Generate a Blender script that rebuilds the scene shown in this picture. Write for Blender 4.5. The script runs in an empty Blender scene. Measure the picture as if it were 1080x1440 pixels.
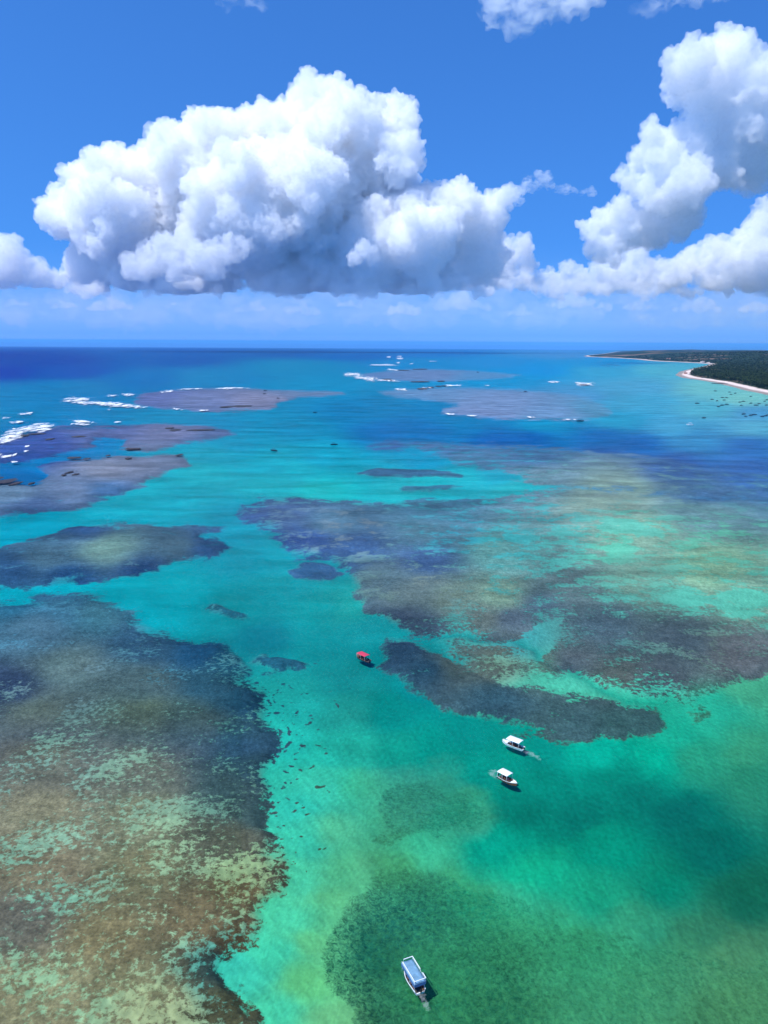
import bpy, bmesh, math, random
import numpy as np
from mathutils import Vector, Matrix

random.seed(7)
RNG = np.random.default_rng(11)
SC = bpy.context.scene
COL = SC.collection

# ------------------------------------------------------------------ camera
H = 120.0                                    # drone height above the water
FPX = 1080.0                                 # focal length in photo pixels (photo 1080x1440)
PITCH, ROLL = math.radians(12.1), math.radians(0.34)
_f = np.array([0, math.cos(PITCH), -math.sin(PITCH)])
_r0 = np.array([1.0, 0, 0]); _u0 = np.array([0, math.sin(PITCH), math.cos(PITCH)])
_r = _r0 * math.cos(ROLL) + _u0 * math.sin(ROLL)
_u = _u0 * math.cos(ROLL) - _r0 * math.sin(ROLL)
CAM = np.array([0, 0, H])
cd = bpy.data.cameras.new('camera'); cam = bpy.data.objects.new('camera', cd); COL.objects.link(cam)
cd.sensor_fit = 'VERTICAL'; cd.sensor_height = 24.0; cd.lens = 24.0 * FPX / 1440
cd.clip_start = 0.5; cd.clip_end = 400000
m = Matrix.Identity(4)
for i in range(3):
    m[i][0] = _r[i]; m[i][1] = _u[i]; m[i][2] = -_f[i]; m[i][3] = CAM[i]
cam.matrix_world = m
SC.camera = cam

# ------------------------------------------------------------------ sky, sun, exposure
SUN_EL = math.radians(60); SUN_AZ = math.radians(-126)      # azimuth clockwise from +Y (the view direction)
w = bpy.data.worlds.new('World'); SC.world = w; w.use_nodes = True
nt = w.node_tree; bg = nt.nodes['Background']
sky = nt.nodes.new('ShaderNodeTexSky'); sky.sky_type = 'NISHITA'; sky.sun_disc = False
sky.sun_elevation = SUN_EL; sky.sun_rotation = SUN_AZ
sky.altitude = 100; sky.air_density = 1.0; sky.dust_density = 0.8; sky.ozone_density = 3.0
tcw = nt.nodes.new('ShaderNodeTexCoord'); mpw = nt.nodes.new('ShaderNodeMapping')
mpw.inputs['Scale'].default_value = (1, 1, 0.72); mpw.inputs['Location'].default_value = (0, 0, 0.17)   # looks up a little higher: clean maritime air
nt.links.new(tcw.outputs['Generated'], mpw.inputs['Vector']); nt.links.new(mpw.outputs['Vector'], sky.inputs['Vector'])
hs = nt.nodes.new('ShaderNodeMix'); hs.data_type = 'RGBA'; hs.blend_type = 'MULTIPLY'
hs.inputs['Factor'].default_value = 1.0
hs.inputs['B'].default_value = (0.33, 0.835, 1.51, 1)
nt.links.new(sky.outputs['Color'], hs.inputs['A'])
nt.links.new(hs.outputs['Result'], bg.inputs['Color'])
bg.inputs['Strength'].default_value = 0.132
sd = bpy.data.lights.new('sun', 'SUN'); sd.energy = 4.9; sd.angle = math.radians(0.5); sd.color = (1.0, 0.98, 0.945)
so = bpy.data.objects.new('sun', sd); COL.objects.link(so)
SUNV = Vector((math.sin(SUN_AZ) * math.cos(SUN_EL), math.cos(SUN_AZ) * math.cos(SUN_EL), math.sin(SUN_EL)))
so.rotation_euler = SUNV.to_track_quat('Z', 'Y').to_euler(); so.location = (0, -50, 300)
SC.view_settings.view_transform = 'Standard'; SC.view_settings.look = 'None'
SC.view_settings.exposure = 0.0; SC.view_settings.gamma = 1.0
SC.render.engine = 'CYCLES'
SC.cycles.use_denoising = True
SC.cycles.max_bounces = 26; SC.cycles.diffuse_bounces = 3; SC.cycles.glossy_bounces = 3; SC.cycles.transparent_max_bounces = 24; SC.cycles.volume_bounces = 24
SC.cycles.caustics_reflective = False; SC.cycles.caustics_refractive = False

# ------------------------------------------------------------------ helpers
def px2ground(x, y, z=0.0):
    """photo pixel -> point on the horizontal plane z (numpy arrays or scalars)"""
    x = np.asarray(x, float); y = np.asarray(y, float)
    cx = (x - 540) / FPX; cy = (720 - y) / FPX
    d = _f[None] + cx.reshape(-1, 1) * _r[None] + cy.reshape(-1, 1) * _u[None]
    t = (z - H) / d[:, 2]
    return CAM[None] + d * t[:, None]

def P(x, y, z=0.0):
    return px2ground([x], [y], z)[0]

def pxdist(x, y, D):
    """point seen at pixel x,y at forward distance D"""
    cx = (x - 540) / FPX; cy = (720 - y) / FPX
    d = _f + cx * _r + cy * _u
    return CAM + d * (D / d[1])

def world2px(p):
    q = p - CAM[None]
    a = q @ _f
    return 540 + FPX * (q @ _r) / a, 720 - FPX * (q @ _u) / a

def _hash(ix, iy, iz, seed):
    h = (ix.astype(np.int64) * 374761393 + iy.astype(np.int64) * 668265263 + iz.astype(np.int64) * 2147483647 + seed * 1274126177) & 0xFFFFFFFF
    h = ((h ^ (h >> 13)) * 1274126177) & 0xFFFFFFFF
    h = ((h ^ (h >> 16)) * 2246822519) & 0xFFFFFFFF
    return ((h ^ (h >> 15)) & 0xFFFFFF) / float(0xFFFFFF)

def vnoise(x, y, z=None, seed=0):
    if z is None: z = np.zeros_like(x)
    fx, fy, fz = np.floor(x), np.floor(y), np.floor(z)
    tx, ty, tz = x - fx, y - fy, z - fz
    tx = tx * tx * tx * (tx * (tx * 6 - 15) + 10); ty = ty * ty * ty * (ty * (ty * 6 - 15) + 10); tz = tz * tz * tz * (tz * (tz * 6 - 15) + 10)
    r = 0
    for a in (0, 1):
        for b in (0, 1):
            for c in (0, 1):
                wgt = (tx if a else 1 - tx) * (ty if b else 1 - ty) * (tz if c else 1 - tz)
                r = r + wgt * _hash(fx + a, fy + b, fz + c, seed)
    return r * 2 - 1

def fbm(x, y, z=None, oct=4, seed=0, gain=0.5):
    s = 0; a = 1; n = 0
    for o in range(oct):
        f = 2.0 ** o
        s = s + a * vnoise(x * f + o * 17.3, y * f + o * 9.1, None if z is None else z * f + o * 5.7, seed + o)
        n += a; a *= gain
    return s / n

def lin(c):
    c = np.asarray(c, float) / 255.0
    return np.where(c <= 0.04045, c / 12.92, ((c + 0.055) / 1.055) ** 2.4)

def sstep(a, b, x):
    t = np.clip((x - a) / (b - a), 0, 1)
    return t * t * (3 - 2 * t)

def poly_sdf(px, py, poly):
    """signed distance (px, inside positive) of points to polygon"""
    P_ = np.asarray(poly, float)
    d2 = np.full(px.shape, 1e18); ins = np.zeros(px.shape, bool)
    n = len(P_)
    for i in range(n):
        ax, ay = P_[i]; bx, by = P_[(i + 1) % n]
        ex, ey = bx - ax, by - ay
        wx, wy = px - ax, py - ay
        t = np.clip((wx * ex + wy * ey) / (ex * ex + ey * ey + 1e-12), 0, 1)
        d2 = np.minimum(d2, (wx - ex * t) ** 2 + (wy - ey * t) ** 2)
        c = ((ay > py) != (by > py))
        if ey != 0:
            ins ^= c & (px < ex * (py - ay) / ey + ax)
    d = np.sqrt(d2)
    return np.where(ins, d, -d)

def smooth_poly(pts, it=2):
    p = np.asarray(pts, float)
    for _ in range(it):
        q = np.roll(p, -1, 0)
        p = np.stack([p * 0.75 + q * 0.25, p * 0.25 + q * 0.75], 1).reshape(-1, 2)
    return p

def np_mesh(name, verts, faces, smooth=True):
    me = bpy.data.meshes.new(name)
    verts = np.asarray(verts, np.float32); faces = np.asarray(faces, np.int32)
    me.vertices.add(len(verts)); me.vertices.foreach_set('co', verts.ravel())
    k = faces.shape[1]
    me.loops.add(faces.size); me.loops.foreach_set('vertex_index', faces.ravel())
    me.polygons.add(len(faces)); me.polygons.foreach_set('loop_start', np.arange(0, faces.size, k, dtype=np.int32))
    me.update(calc_edges=True)
    if smooth:
        me.polygons.foreach_set('use_smooth', np.ones(len(faces), bool))
    return me

def link(name, me, mat=None, parent=None):
    o = bpy.data.objects.new(name, me); COL.objects.link(o)
    if mat is not None: me.materials.append(mat)
    if parent is not None: o.parent = parent
    return o

def tag(o, label=None, cat=None, group=None, kind=None):
    if label: o['label'] = label
    if cat: o['category'] = cat
    if group: o['group'] = group
    if kind: o['kind'] = kind
    return o

def fattr(me, name, arr):
    a = me.attributes.new(name, 'FLOAT', 'POINT'); a.data.foreach_set('value', np.asarray(arr, np.float32))

def cattr(me, name, arr):
    a = me.attributes.new(name, 'FLOAT_COLOR', 'POINT')
    rgba = np.ones((len(arr), 4), np.float32); rgba[:, :3] = arr
    a.data.foreach_set('color', rgba.ravel())

class NT:
    """tiny node-tree helper"""
    def __init__(s, name):
        s.m = bpy.data.materials.new(name); s.m.use_nodes = True; s.t = s.m.node_tree
        s.t.nodes.clear(); s.out = s.n('ShaderNodeOutputMaterial')
    def n(s, kind, **kw):
        nd = s.t.nodes.new(kind)
        for k, v in kw.items():
            if k.startswith('i_'):
                nd.inputs[k[2:].replace('_', ' ')].default_value = v
            else: setattr(nd, k, v)
        return nd
    def l(s, a, b): s.t.links.new(a, b)
    def val(s, x, sock):
        if isinstance(x, (int, float)): sock.default_value = x
        else: s.l(x, sock)
    def math(s, op, a, b=0.0, c=0.0, clamp=False):
        nd = s.n('ShaderNodeMath', operation=op, use_clamp=clamp)
        for i, x in enumerate((a, b, c)): s.val(x, nd.inputs[i])
        return nd.outputs[0]
    def attr(s, name, out='Fac'):
        return s.n('ShaderNodeAttribute', attribute_name=name).outputs[out]
    def noise(s, vec, scale, detail=4, rough=0.55, dist=0.0):
        nd = s.n('ShaderNodeTexNoise'); nd.inputs['Scale'].default_value = scale
        nd.inputs['Detail'].default_value = detail; nd.inputs['Roughness'].default_value = rough
        nd.inputs['Distortion'].default_value = dist
        s.l(vec, nd.inputs['Vector']); return nd.outputs['Fac']
    def mix(s, f, a, b, blend='MIX'):
        nd = s.n('ShaderNodeMix', data_type='RGBA', blend_type=blend)
        for x, k in ((f, 'Factor'), (a, 'A'), (b, 'B')):
            if isinstance(x, (int, float)): nd.inputs[k].default_value = x
            elif isinstance(x, tuple): nd.inputs[k].default_value = (*x, 1) if len(x) == 3 else x
            else: s.l(x, nd.inputs[k])
        return nd.outputs['Result']
    def maprange(s, x, a, b, c, d, clamp=True):
        nd = s.n('ShaderNodeMapRange', clamp=clamp)
        s.val(x, nd.inputs['Value'])
        for k, v in zip(('From Min', 'From Max', 'To Min', 'To Max'), (a, b, c, d)): s.val(v, nd.inputs[k])
        return nd.outputs['Result']
    def pos(s): return s.n('ShaderNodeNewGeometry').outputs['Position']
    def scale(s, vec, sx, sy, sz, rot=0.0):
        nd = s.n('ShaderNodeMapping'); nd.inputs['Scale'].default_value = (sx, sy, sz); nd.inputs['Rotation'].default_value = (0, 0, rot)
        s.l(vec, nd.inputs['Vector']); return nd.outputs['Vector']

def simple_mat(name, col, rough=0.6, metal=0.0, var=0.12, scale=3.0, srgb=True, spec=0.4):
    t = NT(name); c = tuple(lin(col)) if srgb else col
    b = t.n('ShaderNodeBsdfPrincipled'); b.inputs['Roughness'].default_value = rough
    b.inputs['Metallic'].default_value = metal; b.inputs['Specular IOR Level'].default_value = spec
    tc = t.n('ShaderNodeTexCoord').outputs['Object']
    n = t.noise(tc, scale, 5)
    f = t.maprange(n, 0.3, 0.7, 1 - var, 1 + var)
    mx = t.mix(1.0, c, f, 'MULTIPLY'); t.l(mx, b.inputs['Base Color'])
    t.l(b.outputs[0], t.out.inputs['Surface'])
    return t.m

# ------------------------------------------------------------------ light calibration used to turn wanted colours into albedos
L_FLAT = np.array([1.29, 1.18, 1.60])      # radiance of a white level surface in this light
SKY_REF = np.array([0.07, 0.27, 0.80])     # sky that the water mirrors
def refl_amount(dep):                      # mirror share of the rough sea surface at depression angle dep
    return 0.02 + 0.07 * (1 - np.sin(dep)) ** 5

# ------------------------------------------------------------------ sea floor: colours sampled in the photo, laid on the ground plane
WATER = [  # x, y, r, g, b
 (0,490,25,85,175),(0,497,15,70,165),(0,520,0,70,172),(100,520,0,85,178),(60,505,10,75,168),(250,492,35,95,180),(250,505,20,95,178),(400,496,25,100,178),
 (200,530,0,115,188),(0,560,0,130,190),(0,585,0,135,190),(100,545,0,125,187),(300,530,0,132,192),(420,515,10,140,192),(450,540,0,145,197),(500,500,30,110,190),
 (600,497,45,125,205),(600,510,35,140,205),(700,510,45,145,215),(760,520,0,150,222),(700,535,30,150,210),(800,498,80,150,215),(850,510,40,150,215),(850,522,60,165,212),(930,520,85,178,208),
 (900,545,80,165,210),(900,565,70,165,208),(1000,545,115,193,205),(1050,560,125,198,202),(1000,575,85,175,205),(1060,600,90,170,205),(950,600,75,165,210),(800,560,80,150,205),(1060,580,80,155,205),
 (870,590,40,160,205),(760,600,0,150,200),(650,590,10,130,190),(500,580,10,130,188),(420,600,10,140,187),(600,605,0,118,188),(540,605,5,115,185),(750,612,0,100,182),(850,612,20,110,185),(980,615,60,140,195),(900,622,30,105,182),(1050,625,50,115,188),(1050,660,60,110,182),(850,640,45,95,168),(950,650,55,100,172),(700,618,0,100,178),
 (450,640,20,160,195),(380,655,25,165,192),(330,620,15,150,190),(300,600,0,140,190),(420,660,25,170,192),(380,680,30,172,190),(600,650,20,150,195),(600,672,30,180,195),(650,672,40,180,200),(450,690,30,182,190),(720,690,50,178,192),(700,665,40,165,195),(560,700,30,175,190),
 (300,640,20,160,190),(280,665,25,172,192),(200,690,10,168,190),(250,700,5,165,190),(150,730,0,162,187),(30,740,0,160,190),(340,725,5,150,182),(330,750,10,150,180),
 (20,600,0,125,185),(100,625,0,130,195),(40,650,0,125,190),(80,640,0,125,190),(30,665,20,110,180),
 (350,780,20,142,166),(400,775,15,150,172),(440,785,20,150,170),(250,830,10,160,177),(150,828,15,165,183),(50,830,15,165,187),(330,860,20,140,152),(400,820,20,150,165),(450,850,20,152,160),(370,890,20,125,145),(450,900,20,145,155),(500,850,35,165,165),(520,880,25,150,160),
 (480,950,25,145,152),(480,1000,35,152,150),(420,985,35,170,170),(420,1040,40,187,182),(550,1000,8,138,140),(560,1050,20,150,142),(600,960,10,140,152),(500,1050,35,165,155),(540,920,15,140,150),(450,1060,40,180,170),
 (620,1050,5,145,140),(680,1080,5,150,142),(650,1020,5,140,140),(760,1050,0,150,145),(760,1100,5,145,135),(840,1050,10,175,160),(900,1100,0,118,113),(880,1080,0,135,125),(960,1130,0,110,108),(1000,1180,5,108,103),(820,1140,0,125,118),(750,1135,5,130,120),(1000,1000,45,182,160),(960,1030,30,170,150),(1060,960,75,172,142),(1050,1050,58,152,126),(1060,1090,40,135,115),(980,1060,42,152,130),(930,1060,10,170,150),
 (700,1180,5,165,145),(640,1130,15,150,128),(590,1190,40,190,155),(560,1150,48,158,128),(750,1220,20,172,140),(830,1260,25,160,130),(900,1290,45,150,120),(940,1240,10,130,112),(1050,1250,20,108,92),(1040,1330,60,130,100),(980,1300,45,125,100),(850,1180,5,150,130),
 (800,1320,40,140,105),(900,1380,50,140,105),(1050,1400,60,130,95),(700,1330,35,135,100),(700,1420,40,120,90),(640,1250,30,135,105),(560,1210,40,145,105),(550,1330,35,115,90),(640,1400,45,140,98),(560,1430,40,125,95),
 (450,1100,60,195,175),(420,1130,50,195,180),(500,1100,60,180,150),(430,1180,60,202,178),(470,1170,82,192,155),(490,1220,82,185,142),(430,1240,75,205,170),(460,1260,92,190,140),(410,1290,75,205,168),(440,1320,90,186,135),(380,1340,68,208,175),(340,1365,65,205,180),(430,1380,95,195,135),(390,1420,72,205,170),(470,1435,105,190,138),(330,1360,60,200,185),
 (520,1470,50,130,90),(400,1500,80,200,160),(900,1500,55,130,95),(1150,1300,40,115,90),(1150,1100,25,105,95),(1150,560,130,200,200),(-60,560,0,125,190),(-60,740,0,160,190),(-60,830,15,165,187),
]
REEF = [
 (20,852,45,105,145),(100,850,58,105,142),(50,885,72,108,140),(140,860,62,112,140),(200,905,48,85,122),(280,920,30,75,117),(330,930,30,80,112),(100,940,88,112,125),(10,968,48,68,105),(200,960,75,100,115),(300,960,42,82,110),(350,985,30,70,98),(50,1010,88,104,105),(200,1010,85,105,100),(270,1020,70,95,100),(345,1040,45,82,95),
 (60,1080,106,112,90),(200,1090,104,112,90),(330,1110,62,90,82),(360,1080,50,85,85),(60,1150,132,132,96),(200,1150,122,128,92),(330,1180,85,92,70),(360,1150,60,88,78),(50,1230,130,125,90),(200,1230,124,125,85),(340,1250,100,95,62),(385,1230,80,82,60),(30,1290,108,110,88),(150,1320,126,120,80),(280,1300,118,110,75),(340,1330,85,75,50),(310,1360,50,75,65),(60,1400,140,140,95),(200,1400,134,135,90),(320,1420,80,85,58),(100,1500,140,140,95),
 (20,800,45,82,132),(60,785,70,105,138),(150,770,108,146,154),(250,770,68,100,130),(200,803,40,75,128),(290,770,45,85,140),(100,815,40,80,135),(120,745,50,85,140),
 (100,690,95,118,162),(150,660,116,130,165),(200,650,106,122,160),(50,712,68,95,148),(20,690,95,125,165),(230,650,100,120,160),(150,690,60,100,155),
 (150,605,86,106,166),(250,605,102,116,165),(60,625,58,85,160),(30,640,50,85,165),(300,612,85,110,165),
 (280,565,106,126,182),(370,565,122,132,176),(220,560,95,115,180),(440,552,110,140,190),(600,527,98,132,190),(520,528,90,130,190),(680,530,80,140,200),(700,570,110,142,196),(780,582,102,142,196),(600,552,95,140,195),(840,575,80,145,195),(680,585,115,140,195),
 (570,664,58,105,152),(600,686,55,115,155),(540,625,60,105,170),(640,630,70,110,165),(650,645,75,120,165),
 (400,715,66,98,150),(360,725,60,92,150),(430,762,48,82,148),(500,770,55,90,145),(470,735,78,118,155),(440,802,45,90,140),(600,720,70,115,152),(600,745,78,120,150),(600,790,58,90,142),(580,835,92,116,130),(540,815,82,112,135),(700,780,85,140,150),(700,840,106,140,135),(560,878,55,75,105),(590,880,58,78,105),(640,840,102,128,130),(680,870,92,110,118),
 (850,880,66,90,112),(950,900,64,84,104),(800,930,76,92,110),(930,955,66,80,98),(870,960,74,88,96),(1040,920,85,95,110),(720,870,75,95,120),(760,850,70,95,120),(800,830,85,110,125),(900,750,120,160,155),(1000,800,115,160,145),(850,705,122,152,155),(1000,720,95,135,155),(1000,695,70,110,160),(950,660,58,98,162),(1050,670,58,105,175),(760,675,105,138,165),(870,690,125,155,160),(750,640,70,110,160),(1060,840,105,145,140),(900,820,100,140,138),
 (600,940,44,80,104),(560,915,44,76,102),(640,930,85,105,105),(700,985,52,86,102),(760,940,85,120,112),(800,1015,64,96,102),(880,1015,60,96,98),(700,930,95,110,105),(380,935,30,85,115),(300,855,35,95,125),(330,862,30,90,120),(990,1000,55,125,110),
 (500,1330,20,92,82),(560,1280,22,95,88),(600,1370,30,112,85),(580,1120,38,125,112),(540,1200,45,125,95),(700,1250,20,125,100),(700,1380,25,95,75),(850,1350,35,120,92),(1000,1300,25,105,85),(480,1390,22,85,75),(470,1350,18,85,72),(1050,1420,45,110,80),(900,1200,0,120,105),(640,1150,25,130,110),
]
HOLE = [
 (50,870,85,150,175),(150,870,90,155,170),(250,940,85,150,165),(100,960,120,150,155),(330,960,90,160,160),(200,1010,125,168,155),(340,1040,95,160,150),(60,1080,140,185,165),(200,1100,150,190,158),(330,1130,120,170,145),(100,1200,158,205,170),(250,1200,172,208,160),(60,1250,140,205,170),(200,1300,172,212,165),(340,1240,165,195,140),(100,1400,165,210,160),(220,1420,188,205,150),(320,1370,90,185,165),
 (60,800,85,150,180),(150,765,125,170,175),(290,745,35,165,190),(150,665,135,160,175),(30,715,60,150,185),(100,620,0,130,195),(300,560,140,150,190),(650,570,140,165,205),(700,630,60,160,185),
 (420,725,110,145,168),(500,740,130,150,160),(600,730,75,160,175),(700,760,70,192,190),(650,750,60,175,192),(750,730,80,185,185),(800,760,90,192,178),(900,735,105,210,185),(860,770,105,215,180),(1000,760,110,205,170),(980,850,95,208,180),(1050,850,95,205,175),(900,800,115,190,165),(720,820,80,175,165),(600,830,135,155,150),(560,870,110,140,130),(720,905,62,175,172),(640,900,70,180,165),(780,960,80,207,170),(850,975,80,207,170),(780,990,75,195,160),(900,985,70,205,172),(700,940,135,185,155),(840,900,90,140,140),(940,890,110,150,140),(870,860,95,195,175),(1000,910,120,150,135),(620,905,55,180,175),(750,985,75,190,160),
 (950,700,125,165,160),(850,690,140,165,160),(1000,690,90,145,165),(600,1300,70,165,120),(850,1300,60,165,122),(700,1400,70,150,105),(1000,1400,75,150,110),(560,1130,80,160,120),(500,1350,60,140,100),
]
def interp(samples, x, y, k=5, pw=1.9):
    """smooth inverse-distance interpolation in (x, stretched y)"""
    S = np.array(samples, float)
    def yy(v): return 0.8 * v + 150 * np.log(np.maximum(v - 478, 3) / 10.0)
    sx, sy = S[:, 0], yy(S[:, 1]); c = lin(S[:, 2:])
    Y = yy(y); out = np.zeros((len(x), 3)); ws = np.zeros(len(x))
    for i in range(len(S)):
        d2 = ((x - sx[i]) * 0.7) ** 2 + (Y - sy[i]) ** 2 + 150
        wgt = d2 ** (-pw)
        out += wgt[:, None] * c[i]; ws += wgt
    return out / ws[:, None]

# (outline, edge softness in px, cover, noise amplitude)
REEFS = [
 # name, polygon, soft, cover, amp
 ('near', [(-140,835),(-40,842),(0,845),(60,838),(140,837),(175,850),(195,880),(250,892),(310,903),(338,925),(348,945),(340,955),(362,962),(378,985),(374,1005),(388,1030),(395,1045),(375,1065),(368,1090),(377,1120),(372,1150),(378,1180),(395,1205),(400,1230),(395,1250),(378,1275),(362,1295),(366,1320),(350,1335),(320,1345),(300,1360),(320,1385),(345,1410),(365,1440),(370,1500),(380,1700),(-140,1700)], 7, 0.69, 1.1),
 ('spur', [(340,932),(365,924),(395,921),(425,928),(438,938),(410,942),(370,943)], 4, 0.85, 0.9),
 ('oval', [(-60,818),(-60,785),(0,772),(40,758),(100,740),(150,735),(220,739),(280,737),(325,741),(318,746),(290,748),(282,756),(312,758),(318,768),(305,781),(260,785),(220,795),(190,810),(120,819),(40,823)], 4, 0.80, 0.85),
 ('bandhigh', [(-60,640),(-10,620),(40,608),(60,601),(100,598),(160,600),(230,593),(270,597),(330,605),(315,613),(270,621),(235,631),(200,632),(165,630),(175,622),(160,614),(120,620),(130,628),(90,636),(40,645),(0,650),(-60,650)], 2.5, 0.80, 0.8),
 ('bandlow', [(55,652),(80,645),(180,640),(240,639),(275,650),(240,662),(215,676),(160,695),(100,715),(40,722),(-60,727),(-60,690),(0,680),(60,678),(62,662)], 3, 0.80, 0.8),
 ('shoal', [(190,560),(215,550),(260,546),(330,545),(400,549),(480,550),(475,556),(400,558),(392,573),(340,577),(250,577),(200,570)], 2, 0.80, 0.8),
 ('far', [(500,527),(560,520),(600,519),(680,522),(745,529),(660,535),(580,536),(520,532)], 1.6, 0.75, 0.9),
 ('mid', [(520,553),(580,547),(640,544),(700,546),(790,552),(860,568),(865,580),(820,592),(740,590),(690,586),(640,582),(618,577),(650,570),(600,560)], 2.5, 0.70, 1.0),
 ('sliver', [(490,663),(530,659),(600,660),(650,665),(640,671),(580,671),(520,668)], 2, 0.85, 0.7),
 ('sliverlow', [(550,686),(580,682),(620,682),(655,685),(620,690),(570,690)], 2, 0.8, 0.6),
 ('ridge', [(510,625),(560,619),(660,622),(740,626),(860,634),(980,650),(1140,676),(1140,704),(980,700),(900,692),(800,688),(760,684),(700,662),(640,650),(625,640),(590,631),(540,629)], 5, 0.66, 1.0),
 ('great', [(338,716),(362,704),(430,701),(480,708),(560,706),(650,701),(720,700),(780,684),(900,690),(1140,700),(1140,945),(1080,945),(1040,950),(1015,965),(1000,985),(930,985),(870,980),(820,962),(800,945),(770,930),(740,908),(700,905),(690,890),(640,890),(580,890),(560,882),(520,862),(512,840),(490,812),(498,797),(470,788),(420,781),(390,766),(398,752),(360,737)], 5, 0.68, 1.25),
 ('patch', [(400,800),(410,793),(440,791),(475,797),(483,804),(465,811),(425,812)], 4, 0.85, 0.7),
 ('mix', [(620,890),(690,885),(745,905),(800,940),(860,975),(930,990),(900,1015),(820,1015),(740,1000),(680,960),(630,925),(600,905)], 8, 0.57, 1.4),
 ('bridge', [(605,897),(650,890),(690,888),(745,905),(765,925),(720,945),(660,938),(620,918)], 6, 0.64, 1.4),
 ('crescent', [(528,898),(568,896),(610,912),(650,930),(705,955),(760,978),(830,986),(890,990),(940,1002),(920,1030),(870,1042),(800,1039),(738,1027),(686,1011),(635,991),(584,971),(550,950)], 6, 0.90, 0.9),
 ('islet', [(285,852),(305,846),(325,852),(345,862),(335,867),(310,863)], 3, 0.75, 1.2),
 ('spot', [(965,1000),(985,990),(1000,996),(990,1008)], 6, 0.6, 0.8),
]
POOLS = [  # open water inside reefs: polygon, soft
 ([(530,893),(560,892),(590,900),(625,905),(640,925),(610,922),(580,905),(550,901)], 8),
 ([(645,896),(690,905),(720,905),(745,890),(775,878),(790,885),(770,905),(740,918),(700,912),(660,905)], 6),
 ([(840,735),(880,730),(920,742),(935,752),(890,752),(850,745)], 5),
 ([(985,850),(1010,832),(1080,838),(1080,860),(1030,868)], 6),
 ([(700,752),(740,746),(760,755),(730,765)], 5),
 ([(850,770),(880,763),(905,772),(880,782)], 5),
 ([(935,840),(985,832),(1010,845),(960,862),(930,855)], 6),
 ([(700,950),(740,938),(790,950),(850,970),(930,982),(900,988),(830,986),(770,976),(730,964)], 9),
]
GRASS = [([(440,1330),(455,1300),(480,1270),(505,1225),(540,1195),(600,1205),(680,1225),(760,1255),(850,1295),(960,1320),(1200,1340),(1200,1750),(470,1750),(498,1450),(480,1420),(455,1395),(442,1360)], 22), ([(510,1190),(530,1150),(518,1120),(535,1090),(580,1084),(640,1098),(690,1125),(700,1150),(640,1175),(570,1185)], 16)]
DARKBED = [([(448,1330),(500,1235),(535,1180),(522,1120),(545,1088),(600,1085),(680,1112),(700,1150),(640,1200),(680,1270),(720,1330),(780,1400),(760,1520),(560,1520),(500,1440),(455,1385)], 30, 0.20), ([(450,1330),(490,1290),(540,1265),(600,1250),(630,1270),(600,1300),(570,1340),(610,1400),(580,1450),(510,1440),(480,1410),(457,1385)], 36, 0.10)]

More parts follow.
